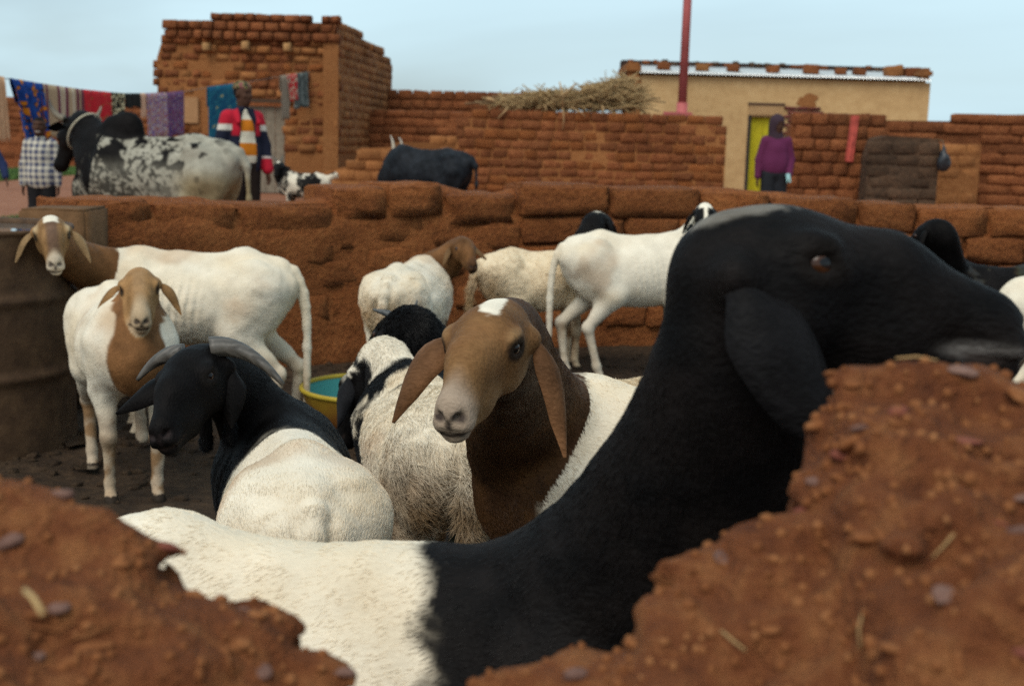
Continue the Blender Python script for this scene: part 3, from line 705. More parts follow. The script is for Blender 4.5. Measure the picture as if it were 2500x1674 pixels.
for row in range(7):
    s_ = rg.uniform(-0.2, 0)
    while s_ < arc[-1]:
        w = rg.uniform(0.24, 0.44) if row else rg.uniform(0.32, 0.62); c0 = at_arc(min(max(s_ + w / 2, 0), arc[-1])); e0 = at_arc(max(0, s_)); e1 = at_arc(min(arc[-1], s_ + w)); s_ += w
        al = nrm(V(*(e1 - e0)[:2], 0)) if np.linalg.norm((e1 - e0)[:2]) > 0.05 else V(1, 0, 0); out = V(al[1], -al[0], 0)
        zc = c0[2] - bhs * (row + 0.5)
        if zc < 0.05: continue
        top = row == 0
        brick_obj(pen, V(*c0[:2], zc + rg.uniform(-0.012, 0.012)) - out * (0.121 if not top else 0.210) + out * rg.uniform(-0.010, 0.010), al, out, (w - 0.002, 0.27 if not top else 0.46, bhs - 0.004 + (0.03 if top else 0)), MUD_PEN, BLOCKS, rg, 'mud_block', 0.035)
# concrete-like mud post at the left end of the pen wall
q = XZ(140, 600, 5.75); bm = bmesh.new(); bm_box(bm, (0, 0, 0.47), (0.315, 0.30, 0.945)); bmesh.ops.bevel(bm, geom=bm.edges[:], offset=0.012, segments=2, affect='EDGES')
bmesh.ops.subdivide_edges(bm, edges=bm.edges[:], cuts=3, use_grid_fill=True)
for vv_ in bm.verts: vv_.co += Vector(0.008 * fbm(np.array([vv_.co[:], vv_.co[:], vv_.co[:]]) + np.array([[0, 0, 0], [9, 0, 0], [0, 9, 0]]), 6, 2, 4))
post = from_bm('gate_post', bm, earth('brown_cement', (0.085, 0.045, 0.02), (0.13, 0.068, 0.03), (0.17, 0.09, 0.042), big=4, rnd=0, bump=0.4), None, True, (q[0], 5.85, 0))
tag(post, 'square brown cement post behind the drum at the left end of the pen wall', 'post')
# ---------------------------------------------------------------- broken mud wall in front of the lens
FGMUD = earth('gritty_red_mud', (0.085, 0.025, 0.0095), (0.165, 0.053, 0.018), (0.285, 0.115, 0.040), big=7, fine=42, bump=1.0, dist=0.02, rnd=0)
PEBBLE = [earth('pebble_%s' % n_, *c_, big=20, fine=60, bump=0.3, rnd=0) for n_, c_ in (('brown', ((0.11, 0.035, 0.012), (0.20, 0.072, 0.024), (0.30, 0.13, 0.05))), ('grey', ((0.10, 0.052, 0.040), (0.155, 0.083, 0.062), (0.22, 0.13, 0.10))), ('red', ((0.11, 0.032, 0.02), (0.17, 0.05, 0.032), (0.22, 0.075, 0.045))))]
STRAWC = plain('chopped_straw', (0.33, 0.20, 0.085), 0.9)
fgroot = thing('broken_mud_wall', 'blurred broken mud wall studded with gravel, closest to the camera', 'wall', (0, 0, 0))
# crest line: photo pixels with the distance of the edge seen there
CR = [(-260, 1150, 0.74), (0, 1178, 0.74), (120, 1192, 0.74), (230, 1222, 0.74), (330, 1265, 0.74), (420, 1335, 0.74), (480, 1390, 0.73), (590, 1440, 0.73), (690, 1480, 0.72), (790, 1560, 0.71), (910, 1640, 0.70), (975, 1790, 0.69),
      (1025, 1790, 0.69), (1130, 1630, 0.70), (1310, 1555, 0.70), (1530, 1470, 0.71), (1580, 1410, 0.71), (1735, 1375, 0.72), (1805, 1300, 0.73), (1925, 1225, 0.74), (1972, 1160, 0.76), (1990, 1010, 0.78), (2075, 915, 0.79), (2200, 884, 0.80), (2330, 900, 0.80), (2500, 890, 0.80), (2800, 885, 0.80)]
cr = np.array([XZ(u, v_, y) for u, v_, y in CR]); cr[:, 0] = np.maximum.accumulate(cr[:, 0] + np.arange(len(cr)) * 1e-5)
cx_ = np.linspace(cr[0, 0], cr[-1, 0], 400); cz_ = np.interp(cx_, cr[:, 0], cr[:, 2]); cy_ = np.interp(cx_, cr[:, 0], cr[:, 1])
h_ = 0.0056; Sf = SDF((cr[0, 0] - 0.02, 0.38, 0.55), (cr[-1, 0] + 0.02, 1.02, cr[:, 2].max() + 0.06), h_)
Xg, Yg, Zg = np.meshgrid(*Sf.ax, indexing='ij')
zc = np.interp(Xg[:, :1, :1], cx_, cz_); yc = np.interp(Xg[:, :1, :1], cx_, cy_)
back = yc + 0.02
# the face leans towards the camera below the crest: a slope of slumped mud
front = 0.47 + 0.02 * np.sin(Xg * 9)
t_ = np.clip((Yg - front) / (back - front), 0, 1)
ztop = zc - 0.16 * (1 - t_) ** 1.3 + 0.0 * Xg
d1_ = (Zg - ztop) * 0.72; d2_ = front - Yg; d3_ = Yg - back
def smax(a, b, k): h = np.maximum(k - np.abs(a - b), 0) / k; return np.maximum(a, b) + h * h * k * 0.25
Sf.d = smax(smax(d1_, d2_, 0.06), d3_, 0.03).astype(np.float32); del Xg, Yg, Zg
Sf.displace(lambda q: 0.016 * fbm(q, 9, 3, 3) + 0.017 * fbm(q * V(0.5, 1, 1.15), 40, 2, 9), 0.05)
v, f = Sf.mesh(1); link('mud_body', mesh_np('mud_body', v, f), FGMUD, fgroot)
sl = slab('wall_base', (cr[0, 0], 0.60), (cr[-1, 0], 0.60), 0.2, -0.05, lambda t: 0.62, MUD, fgroot, seed=5)
# gravel bedded in the mud: the larger stones one by one, the grit as one mass
nv_ = vnormals(v, f); rgp = np.random.default_rng(5); up_ = np.where((nv_[:, 2] > -0.1) & (v[:, 2] > 0.85) & (nv_[:, 1] < 0.5))[0]
bmi = bmesh.new(); bmesh.ops.create_icosphere(bmi, subdivisions=2, radius=1.0); bmi.verts.ensure_lookup_table()
iv = np.array([w.co[:] for w in bmi.verts]); jf = np.array([[w.index for w in q.verts] for q in bmi.faces]); bmi.free()
pm = []
for k in range(6):
    w = iv * (1 + 0.42 * fbm(iv + k * 5, 1.3, 2, k)[:, None]); base_me = mesh_np('pebble', w, jf)
    for mt_ in PEBBLE: d_ = base_me.copy(); d_.materials.append(mt_); pm.append(d_)
for i in rgp.choice(up_, 170, replace=False):
    r = rgp.uniform(0.003, 0.0066); o = bpy.data.objects.new('pebble', pm[rgp.integers(len(pm))]); col.objects.link(o); o.parent = fgroot
    o.location = v[i] + nv_[i] * r * -0.15; o.scale = (r * rgp.uniform(1.3, 2.3), r * rgp.uniform(0.9, 1.5), r * rgp.uniform(0.5, 0.85)); o.rotation_euler = (0.3 * rgp.normal(), 0.25 * rgp.normal(), 0.4 * rgp.normal())
ii = rgp.choice(up_, 1800, replace=False); rr = rgp.uniform(0.0018, 0.0042, len(ii)); sph = iv[:]; n0 = len(iv)
bm1 = bmesh.new(); bmesh.ops.create_icosphere(bm1, subdivisions=1, radius=1.0); bm1.verts.ensure_lookup_table(); gv_ = np.array([w.co[:] for w in bm1.verts]); gf_ = np.array([[w.index for w in q.verts] for q in bm1.faces]); bm1.free()
GV = (v[ii][:, None, :] + gv_[None] * (rr[:, None] * rgp.uniform(0.7, 1.4, (len(ii), 3)))[:, None, :]).reshape(-1, 3); GF = (gf_[None] + (np.arange(len(ii)) * len(gv_))[:, None, None]).reshape(-1, 3)
tag(link('grit', mesh_np('grit', GV, GF), PEBBLE[0], fgroot), kind='stuff')
for k_ in range(26):                                          # chopped straw in the mud
    i = rgp.choice(up_); t_ = nrm(np.cross(nv_[i], rgp.normal(size=3))); L_ = rgp.uniform(0.010, 0.028); c_ = v[i] + nv_[i] * 0.001
    tv, tf = tube_np([c_ - t_ * L_ / 2, c_ + nv_[i] * 0.002, c_ + t_ * L_ / 2], 0.0009, 5); link('straw', mesh_np('straw', tv, tf), PEBBLE[0] if k_ % 3 == 0 else STRAWC, fgroot)
# a dry stalk stuck in the left slope
q0_, q1_ = P(60, 1440, 0.60), P(105, 1500, 0.585); tv, tf = tube_np([q0_, (q0_ + q1_) / 2 + V(0, 0, 0.002), q1_], 0.0016, 6)
st = link('straw_stalk', mesh_np('straw_stalk', tv, tf), plain('dry_straw', (0.42, 0.28, 0.12), 0.8)); tag(st, 'single dry straw stalk stuck in the near broken wall', 'straw')

# ---------------------------------------------------------------- rusty drum
q = XZ(-88, 700, 5.02); R0 = 0.425
drum = thing('oil_drum', 'rusty brown ribbed metal drum full of water at the left edge', 'drum', (q[0], 5.02, 0.0))
RUST = earth('rusty_drum', (0.040, 0.022, 0.012), (0.075, 0.042, 0.022), (0.125, 0.072, 0.036), big=3, fine=14, bump=0.35, dist=0.01, rnd=0, rough=0.7)
def lathe_np(prof_, seg=72):
    pr = np.array(prof_); th = np.arange(seg) * 2 * math.pi / seg
    vv = np.concatenate([np.stack([r * np.cos(th), r * np.sin(th), np.full(seg, z)], 1) for r, z in pr]); f = []
    for i in range(len(pr) - 1):
        for j in range(seg): k = (j + 1) % seg; f.append((i * seg + j, i * seg + k, (i + 1) * seg + k, (i + 1) * seg + j))
    return vv, np.array(f)
H0 = 0.905; zs = np.linspace(0.0, H0, 64); rib = sum(0.016 * np.exp(-((zs - c_) / 0.020) ** 2) for c_ in (0.33, 0.64))
pr = [(0.001, 0.02), (R0 - 0.01, 0.0)] + [(R0 + rb, z) for z, rb in zip(zs, rib)]
dv, df = lathe_np(pr); dv[:, :2] *= (1 + 0.010 * fbm(dv, 3, 2, 4))[:, None]; link('shell', mesh_np('shell', dv, df), RUST, drum)
rv_, rf_ = lathe_np([(R0 - 0.014, H0 - 0.012), (R0 - 0.014, H0 + 0.008), (R0 + 0.006, H0 + 0.012), (R0 + 0.012, H0), (R0 + 0.002, H0 - 0.012)]); link('rim', mesh_np('rim', rv_, rf_), RUST, drum)
iv_, if_ = lathe_np([(R0 - 0.012, H0), (R0 - 0.012, H0 - 0.3)]); link('inner_wall', mesh_np('inner_wall', iv_, if_[:, ::-1]), RUST, drum)
th = np.linspace(0, 2 * math.pi, 72, endpoint=False); wv = np.vstack([np.stack([(R0 - 0.013) * np.cos(th), (R0 - 0.013) * np.sin(th), np.full(72, H0 - 0.012)], 1), [[0, 0, H0 - 0.012]]])
mw_, ntw, bw_ = new_mat('drum_water'); bw_.inputs['Base Color'].default_value = (0.10, 0.09, 0.08, 1); bw_.inputs['Roughness'].default_value = 0.03; bw_.inputs['Specular IOR Level'].default_value = 0.8
link('water', mesh_np('water', wv, np.array([(i, (i + 1) % 72, 72) for i in range(72)]), False), mw_, drum)

# ---------------------------------------------------------------- basin
q = P(900, 1015, 5.42)
bas = thing('feed_basin', 'round metal basin, turquoise inside with a yellow rim, on the pen floor', 'basin', (q[0], q[1], 0.02))
m, nt, b = new_mat('basin_inside'); g = N(nt, 'ShaderNodeTexCoord'); n_ = N(nt, 'ShaderNodeTexNoise', Scale=3.2, Detail=4.0); nt.links.new(g.outputs['Object'], n_.inputs['Vector'])
sx = N(nt, 'ShaderNodeSeparateXYZ'); nt.links.new(g.outputs['Object'], sx.inputs[0])
ma = N(nt, 'ShaderNodeMath', _operation='MULTIPLY_ADD'); ma.inputs[1].default_value = 2.6; nt.links.new(sx.outputs['X'], ma.inputs[0]); nt.links.new(n_.outputs['Fac'], ma.inputs[2])
r = ramp(nt, ma.outputs[0], [(0.50, (0.03, 0.22, 0.22)), (0.56, (0.045, 0.26, 0.24)), (0.64, (0.36, 0.30, 0.03)), (0.95, (0.40, 0.30, 0.02))]); nt.links.new(r.outputs[0], b.inputs['Base Color']); b.inputs['Roughness'].default_value = 0.4
m2, nt, b = new_mat('basin_outside'); g = N(nt, 'ShaderNodeTexCoord'); sx = N(nt, 'ShaderNodeSeparateXYZ'); nt.links.new(g.outputs['Object'], sx.inputs[0])
n_ = N(nt, 'ShaderNodeTexNoise', Scale=9.0, Detail=4.0); nt.links.new(g.outputs['Object'], n_.inputs['Vector'])
ma = N(nt, 'ShaderNodeMath', _operation='MULTIPLY_ADD'); ma.inputs[1].default_value = 0.16; nt.links.new(n_.outputs['Fac'], ma.inputs[0]); nt.links.new(sx.outputs['Z'], ma.inputs[2])
r = ramp(nt, ma.outputs[0], [(0.10, (0.14, 0.045, 0.013)), (0.19, (0.22, 0.085, 0.016)), (0.29, (0.34, 0.21, 0.02))]); nt.links.new(r.outputs[0], b.inputs['Base Color']); b.inputs['Roughness'].default_value = 0.45
ov, of = lathe_np([(0.001, 0.004), (0.15, 0.0), (0.20, 0.02), (0.26, 0.10), (0.295, 0.205)], 56); link('outer_shell', mesh_np('outer_shell', ov, of), m2, bas)
iv2, if2 = lathe_np([(0.001, 0.012), (0.145, 0.010), (0.194, 0.028), (0.253, 0.105), (0.288, 0.206)], 56); link('inner_shell', mesh_np('inner_shell', iv2, if2[:, ::-1]), m, bas)
th = np.linspace(0, 2 * math.pi, 57); tv, tf = tube_np(np.stack([0.293 * np.cos(th), 0.293 * np.sin(th), np.full(57, 0.207)], 1), 0.011, 8, False); link('rim', mesh_np('rim', tv, tf), plain('yellow_enamel', (0.38, 0.28, 0.03), 0.4, 0.15, 12), bas)
# ---------------------------------------------------------------- sheep
WHITE = V(0.74, 0.665, 0.53); CREAM = V(0.66, 0.54, 0.37); BLACK = V(0.0050, 0.0043, 0.0042); TAN = V(0.30, 0.165, 0.068)
BROWN = V(0.155, 0.072, 0.028); DKBROWN = V(0.050, 0.024, 0.012); DIRT = V(0.16, 0.085, 0.035); HOOF = V(0.03, 0.022, 0.016)

def CB(r, d, f): return RGT * r - UPV * d + FWD * f     # metres to the right, down and away as seen from the camera

def ear_mesh(p0, p1, p2, nside, width, cup=0.012, nu=18, nv=9, thick=0.0035, roll=0.0, blunt=False):
    """leaf-shaped ear along a curve p0 p1 p2; nside: the way its outer face looks"""
    t = np.sin(np.linspace(0, 1, nu) * math.pi / 2); t[-1] = 1.0; c = ((1 - t)[:, None] ** 2) * p0 + (2 * t * (1 - t))[:, None] * p1 + (t ** 2)[:, None] * p2
    T = np.gradient(c, axis=0); T /= np.linalg.norm(T, axis=1)[:, None]
    w = width * (0.30 + 0.70 * sstep(t, 0, 0.42)) * (np.sqrt(np.clip(1 - (np.clip(t - 0.45, 0, 1) / 0.55) ** 2.2, 0, 1)) if blunt else np.clip(1 - (np.clip(t - 0.38, 0, 1) / 0.62) ** 1.9, 0, 1)) + 0.0015
    top, bot = [], []
    for i in range(nu):
        n = nrm(nside - T[i] * np.dot(nside, T[i])); s = np.cross(T[i], n)
        if roll: n, s = n * math.cos(roll * t[i]) + s * math.sin(roll * t[i]), s * math.cos(roll * t[i]) - n * math.sin(roll * t[i])
        q = np.linspace(-1, 1, nv)
        base = c[i] + s[None] * (q * w[i])[:, None] - n[None] * (cup * (q ** 2) * min(1.0, w[i] / (width * 0.6)))[:, None]
        th = thick * (1 - 0.9 * q ** 2)
        top.append(base + n[None] * th[:, None]); bot.append(base - n[None] * th[:, None])
    v = np.concatenate([np.concatenate(top), np.concatenate(bot)]); o = nu * nv; f = []
    for i in range(nu - 1):
        for j in range(nv - 1):
            a, b, c_, d = i * nv + j, i * nv + j + 1, (i + 1) * nv + j + 1, (i + 1) * nv + j
            f += [(a, b, c_, d), (o + d, o + c_, o + b, o + a)]
        for j, fl in ((0, 0), (nv - 1, 1)):
            a, d = i * nv + j, (i + 1) * nv + j
            f.append((a, d, o + d, o + a) if not fl else (d, a, o + a, o + d))
    return v, np.array(f), np.concatenate([np.repeat(t, nv)] * 2), np.concatenate([np.zeros(o), np.ones(o)])

def sheep_head(S, hp, hs, o, Rm, side, lids=True, nostril=True):
    r = lambda x: V(*x) * hs
    E = lambda c, rr, k=0.02, sub=False, rot=None: S.ell(hp(c), r(rr), Rm if rot is None else Rm @ rot, k * hs, sub)
    C = lambda a, b, ra, rb, k=0.02, flat=1.0, sub=False: S.cone(hp(a), hp(b), ra * hs, rb * hs, k * hs, side, flat, sub)
    E((0.040, 0, 0.002), (0.070, 0.054, 0.058), 0.03)                 # cranium
    E((0.082, 0, 0.006), (0.064, 0.057, 0.052), 0.03)                 # brow
    C((0.08, 0, 0.008), (0.150, 0, 0.008), 0.046, 0.038, 0.03, 0.86)  # convex nose bridge
    C((0.150, 0, 0.008), (0.222, 0, -0.020), 0.038, 0.028, 0.03, 0.86)
    E((0.228, 0, -0.032), (0.034, 0.030, 0.029), 0.02)                # muzzle
    C((0.045, 0, -0.050), (0.15, 0, -0.060), 0.036, 0.026, 0.03, 0.9) # jaw
    C((0.15, 0, -0.060), (0.222, 0, -0.066), 0.026, 0.017, 0.02, 1.0)
    E((0.236, 0, -0.066), (0.020, 0.021, 0.013), 0.010)               # lower lip
    for s in (1, -1):
        E((0.062, s * 0.034, -0.032), (0.055, 0.024, 0.044), 0.02)    # cheek
        E((0.145, s * 0.019, -0.032), (0.060, 0.016, 0.028), 0.02)
        E((0.238, s * 0.016, -0.046), (0.022, 0.017, 0.015), 0.010)   # upper lip
        if lids:
            E((0.086, s * 0.052, 0.014), (0.026, 0.0135, 0.018), 0.014)   # eye mound
            E((0.084, s * 0.055, 0.030), (0.026, 0.011, 0.009), 0.008)   # brow ridge
        E((0.018, s * 0.056, -0.008), (0.020, 0.020, 0.020), 0.02)     # ear root
    if nostril:
        for s in (1, -1):
            a = 0.55 * s
            rot = np.array([[math.cos(a), -math.sin(a), 0], [math.sin(a), math.cos(a), 0], [0, 0, 1]])
            b = s * 0.55
            rx = np.array([[1, 0, 0], [0, math.cos(b), -math.sin(b)], [0, math.sin(b), math.cos(b)]])
            E((0.258, s * 0.017, -0.027), (0.018, 0.0115, 0.0052), 0.006, True, rot @ rx)
    if lids:
        C((0.205, 0.034, -0.0590), (0.262, 0.012, -0.0565), 0.0030, 0.0032, 0.004, 1, True)
        C((0.205, -0.034, -0.0590), (0.262, -0.012, -0.0565), 0.0030, 0.0032, 0.004, 1, True)
        C((0.262, 0.012, -0.0565), (0.262, -0.012, -0.0565), 0.0036, 0.0036, 0.004, 1, True)
        C((0.266, 0, -0.036), (0.262, 0, -0.055), 0.0022, 0.0022, 0.004, 1, True)
        for s in (1, -1):
            E((0.094, s * 0.065, 0.011), (0.0145, 0.012, 0.0070), 0.005, True)

def sheep(name, label, base, heading, s, eyes, face, up, coat, hs=1.0, vox=0.008, group=None, cat='sheep', fat=1.0, bony=0.0,
          legs=((0, 0), (0, 0), (0, 0), (0, 0)), tail=1.0, ears=None, ear_w=0.030, ear_cup=0.012, ear_col=None, ear_in=None, horns=None, fur=15000,
          fur_len=0.010, fur_rad=0.0006, fur_fn=None, lift=0.20, neck_r=1.0, neck_prof=(0.150, 0.112, 0.080, 0.062), n_ctl=(0.14, 0.10), hump=0.0, wattle=False, woolly=0.0,
          seed=1, eye=True, base_z=0.0, neck_c2=(-0.06, 0, -0.10), extra=None, mess=0.25, clump=0.35, lump=0.004, fur_mask=None, snout=0.0, neck_p3=(0.0, 0, -0.022), ear_blunt=False, head_fur=0.38, ribs=1.0):
    a = R_(heading); Rz = np.array([[math.cos(a), -math.sin(a), 0], [math.sin(a), math.cos(a), 0], [0, 0, 1.0]])
    base = V(base[0], base[1], base_z); L = lambda w: Rz.T @ (np.asarray(w, float) - base)
    hx = nrm(Rz.T @ np.asarray(face, float)); upv = Rz.T @ np.asarray(up, float)
    hz = nrm(upv - hx * upv.dot(hx)); hy = np.cross(hz, hx); Rm = np.stack([hx, hy, hz], 1)
    o = L(eyes) - Rm @ (V(0.084, 0, 0.0115) * hs)
    hp = lambda c: o + Rm @ (V(*c) * hs * V(1 + snout * (c[0] > 0.1) * (1 - 0.1 / max(c[0], 0.1)), 1, 1))
    CBL = lambda c: Rz.T @ CB(*c)
    B = lambda x, y, z: V(x, y, z) * s
    p0 = B(0.25, 0, 0.655); p3 = hp(neck_p3); c1 = p0 + B(n_ctl[0], 0, n_ctl[1]); c2 = hp(neck_c2)
    nb = bez(p0, c1, c2, p3, 10)
    mz = hp((0.26, 0, -0.03))
    lo = np.minimum.reduce([B(-0.56, -0.30, -0.03), nb.min(0) - 0.15 * s, mz - 0.10, o - 0.12]); hi = np.maximum.reduce([B(0.50, 0.30, 0.92), nb.max(0) + 0.15 * s, mz + 0.10, o + 0.12])
    S = SDF(lo, hi, vox)
    # trunk
    S.ell(B(0.12, 0, 0.595), V(0.27, 0.140 * fat, 0.180) * s, k=0.08)
    S.ell(B(-0.08, 0, 0.575), V(0.27, 0.150 * fat, 0.168) * s, k=0.10)
    S.ell(B(-0.27, 0, 0.640), V(0.155, 0.118 * fat, 0.132) * s, k=0.09)
    S.cone(B(-0.36, 0, 0.735), B(-0.20, 0, 0.765), 0.035 * s, 0.034 * s, 0.06 * s)
    S.cone(B(-0.20, 0, 0.765), B(0.05, 0, 0.728), 0.032 * s, 0.034 * s, 0.07 * s)
    S.cone(B(0.05, 0, 0.728), B(0.22, 0, 0.755), 0.034 * s, 0.045 * s, 0.07 * s)
    S.ell(B(0.22, 0, 0.700), V(0.11, 0.085, 0.10) * s, k=0.06)
    S.ell(B(0.335, 0, 0.575), V(0.095, 0.088, 0.130) * s, k=0.07)
    for q in (1, -1):
        S.ell(B(-0.235, q * 0.088 * fat, 0.738), V(0.052, 0.030, 0.024 + 0.010 * bony) * s, k=0.05 - 0.02 * bony)      # hip bones
        S.ell(B(-0.395, q * 0.052, 0.665), V(0.030, 0.026, 0.034) * s, k=0.05)                                         # pin bones
    # legs: fore left, fore right, hind left, hind right; dx at the foot, lift of the foot
    for i, (dx, lz) in enumerate(legs):
        q = 1 if i % 2 == 0 else -1
        if i < 2:
            pts = [B(0.235, q * 0.088, 0.62), B(0.205 + dx * 0.2, q * 0.100, 0.455), B(0.232 + dx * 0.6, q * 0.088, 0.262 + lz * 0.5), B(0.225 + dx - lz * 0.5, q * 0.086, 0.085 + lz), B(0.245 + dx - lz * 0.6, q * 0.086, 0.022 + lz)]
            rr = [0.080, 0.048, 0.0275, 0.0195, 0.025]
            S.ell(pts[0], V(0.075, 0.055, 0.13) * s, k=0.07)
        else:
            pts = [B(-0.275, q * 0.085, 0.655), B(-0.185 + dx * 0.3, q * 0.103, 0.475), B(-0.375 + dx * 0.8, q * 0.090, 0.295 + lz * 0.7), B(-0.345 + dx, q * 0.086, 0.085 + lz), B(-0.325 + dx, q * 0.086, 0.022 + lz)]
            rr = [0.098, 0.066, 0.0275, 0.0200, 0.025]
            S.ell(B(-0.255 + dx * 0.1, q * 0.080 * fat, 0.590), V(0.115, 0.062, 0.150) * s, k=0.06)
        for j in range(4):
            S.cone(pts[j], pts[j + 1], rr[j] * s, rr[j + 1] * s, (0.05, 0.035, 0.02, 0.012)[j] * s)
        S.ell(pts[2], V(0.030, 0.028, 0.036) * s, k=0.015 * s); S.ell(pts[3], V(0.024, 0.022, 0.026) * s, k=0.012 * s)
        S.cone(pts[4], pts[4] + B(0.022, 0, -0.012), 0.024 * s, 0.020 * s, 0.008)
    if tail:
        tp = [B(-0.405, 0, 0.715), B(-0.455, 0.004, 0.64), B(-0.470, 0.010, 0.50), B(-0.465, 0.012, 0.50 - 0.30 * tail)]
        tb = bez(tp[0], tp[1] + B(-0.02, 0, 0.0), tp[2], tp[3], 8); S.chain(tb, np.interp(np.linspace(0, 1, 8), [0, 0.3, 0.85, 1], [0.032, 0.021, 0.0165, 0.018]) * s, 0.006)
    # neck
    tt = np.linspace(0, 1, 10)
    rad = np.interp(tt, [0, 0.3, 0.65, 1], neck_prof) * neck_r * (s * (1 - tt) + hs * tt)
    sd = []
    for i in range(9):
        tg = nrm(nb[i + 1] - nb[i]); w = V(0, 1, 0) * (1 - tt[i]) + hy * tt[i]; w = w - tg * w.dot(tg)
        sd.append(nrm(w) if np.linalg.norm(w) > 0.15 else nrm(np.cross(V(0, 0, 1), tg)))
    S.chain(nb, rad, 0.05, np.array(sd), 0.72)
    if hump: S.ell(B(0.19, 0, 0.80), V(0.10, 0.06, 0.07) * s * hump, k=0.06)
    sheep_head(S, hp, hs, o, Rm, hy, lids=vox < 0.0075, nostril=vox < 0.0105)
    if wattle:
        for q in (1, -1):
            w0 = hp((0.02, q * 0.03, -0.085)); S.cone(w0, w0 + V(0, 0, -0.085), 0.013, 0.014, 0.01)
    if extra: extra(S, B, hp, s, hs)
    body_near = lambda p: sstep(np.linalg.norm((p - o - Rm @ (V(0.1, 0, 0) * hs)) / hs, axis=1), 0.14, 0.24)
    S.displace(lambda p: (lump + woolly) * s * fbm(p, 13 if not woolly else 20, 3, seed) * body_near(p) + 0.0012 * fbm(p, 60, 2, seed + 9) * (vox < 0.007))
    S.displace(lambda p: -0.0035 * s * ribs * np.sin(p[:, 0] / s * 190 + p[:, 2] / s * 30) * sstep(p[:, 0] / s, -0.10, 0.0) * sstep(-p[:, 0] / s, -0.24, -0.16) * sstep(p[:, 2] / s, 0.45, 0.52) * sstep(-p[:, 2] / s, -0.72, -0.64) * sstep(np.abs(p[:, 1] / s), 0.05, 0.09))
    v, f = S.mesh(2)
    # where along the animal each vertex lies: -1 rump .. 0 shoulder .. 1 poll .. 2 muzzle
    sp = np.concatenate([np.stack([B(x, 0, 0.64) for x in np.linspace(-0.42, 0.22, 10)]), nb[1:], np.stack([hp((x, 0, -0.015)) for x in np.linspace(0.03, 0.25, 6)])])
    sv = np.concatenate([np.linspace(-1, 0, 10), tt[1:], np.linspace(1.1, 2, 6)])
    sr = np.concatenate([np.full(10, 0.16 * s), rad[1:], np.full(6, 0.05 * hs)])
    dist = np.stack([np.linalg.norm(v - q, axis=1) - r_ for q, r_ in zip(sp, sr)], 1)
    i0 = dist.argmin(1); ds = np.sort(dist, 1)
    part = np.partition(dist, 1, axis=1); w2 = np.clip(1 - (part[:, 1] - part[:, 0]) / 0.05, 0, 1) * 0.5
    i1 = np.argpartition(dist, 1, axis=1)[:, 1]
    Sx = sv[i0] * (1 - w2) + sv[i1] * w2
    H = (v - o) @ Rm / hs
    H[:, 0] = np.where(H[:, 0] > 0.1, 0.1 + (H[:, 0] - 0.1) / (1 + snout), H[:, 0])
    lowleg = sstep(-v[:, 2], -0.42 * s, -0.30 * s)
    dz = (v[:, 2] - sp[i0, 2]) / sr[i0]
    c = coat(dict(dz=dz, S=Sx, P=v / s, H=H, W=v, low=lowleg, seed=seed))
    c = mixc(c, HOOF, (v[:, 2] < 0.040 * s) & (lowleg > 0.5))
    # dark lids, nostrils and lips
    em = np.min([np.linalg.norm((H - V(0.094, q * 0.060, 0.012)) / V(1.25, 1, 0.95), axis=1) for q in (1, -1)], axis=0)
    if vox < 0.0075:
        c = mixc(c, V(0.012, 0.010, 0.009), 0.92 * sstep(-em, -0.026, -0.016))
    nm = np.min([np.linalg.norm((H - V(0.258, q * 0.017, -0.027)) / V(1.2, 1.2, 0.75), axis=1) for q in (1, -1)], axis=0)
    nm2 = np.linalg.norm((H - V(0.264, 0, -0.040)) / V(1, 0.55, 1.2), axis=1)
    c = mixc(c, V(0.030, 0.022, 0.022), 0.9 * np.maximum(sstep(-nm, -0.0145, -0.008), sstep(-nm2, -0.013, -0.006)))
    ml = np.abs(H[:, 2] + 0.0575) / 0.0045 + np.clip(0.212 - H[:, 0], 0, 1) * 60 + 100 * (H[:, 0] > 0.29) + 100 * (H[:, 0] < 0.1) + 100 * (np.abs(H[:, 1]) > 0.05) + 100 * (Sx < 1.3)
    c = mixc(c, V(0.02, 0.014, 0.012), 0.85 * sstep(-ml, -1.3, -0.6))
    root = thing(name, label, cat, base, a, group or ('flock in the pen' if name == 'sheep' else None))
    me = mesh_np('body', v, f); set_col(me, c); link('body', me, HIDE, root)
    # eyes
    if eye:
        for q in (1, -1):
            e = link('eye', sphere_mesh('eye_ball'), EYE, root)
            zz = nrm(Rm @ V(0.50, q * 0.85, 0.08)); xx = nrm(np.cross(Rm @ V(0, 0, 1), zz)); yy = np.cross(zz, xx)
            M = Matrix(np.column_stack([xx, yy, zz]).tolist()).to_4x4()
            r_ = 0.0150 * hs
            e.matrix_local = Matrix.Translation(Vector(hp((0.091, q * 0.0485, 0.0110)))) @ M @ Matrix.Diagonal((r_, r_, r_ * 0.93, 1))
    # ears hang by their weight
    dn = Rm.T @ V(0, 0, -1.0)
    for q in (1, -1):
        e0 = V(0.018, q * 0.064, -0.010)
        sp_ = (ears or {}).get(q)
        if sp_ is None:
            e1 = e0 + V(-0.01, q * 0.045, 0.002) + dn * 0.025; e2 = e0 + V(-0.02, q * 0.060, 0) + dn * 0.135; ns = V(0.15, q * 1.0, 0.45)
        else:
            e1, e2, ns = None, None, None
        if e1 is not None: q0, q1, q2, qn = hp(e0), hp(e1), hp(e2), nrm(Rm @ ns)
        else: q0 = hp(e0); q1, q2, qn = q0 + CBL(sp_[0]), q0 + CBL(sp_[1]), nrm(CBL(sp_[2]))
        ev, ef, et, es = ear_mesh(q0, q1, q2, qn, ear_w * hs * (sp_[3] if sp_ is not None and len(sp_) > 3 else 1), ear_cup * hs, thick=0.004 * hs, blunt=ear_blunt)
        if not len(ev): continue
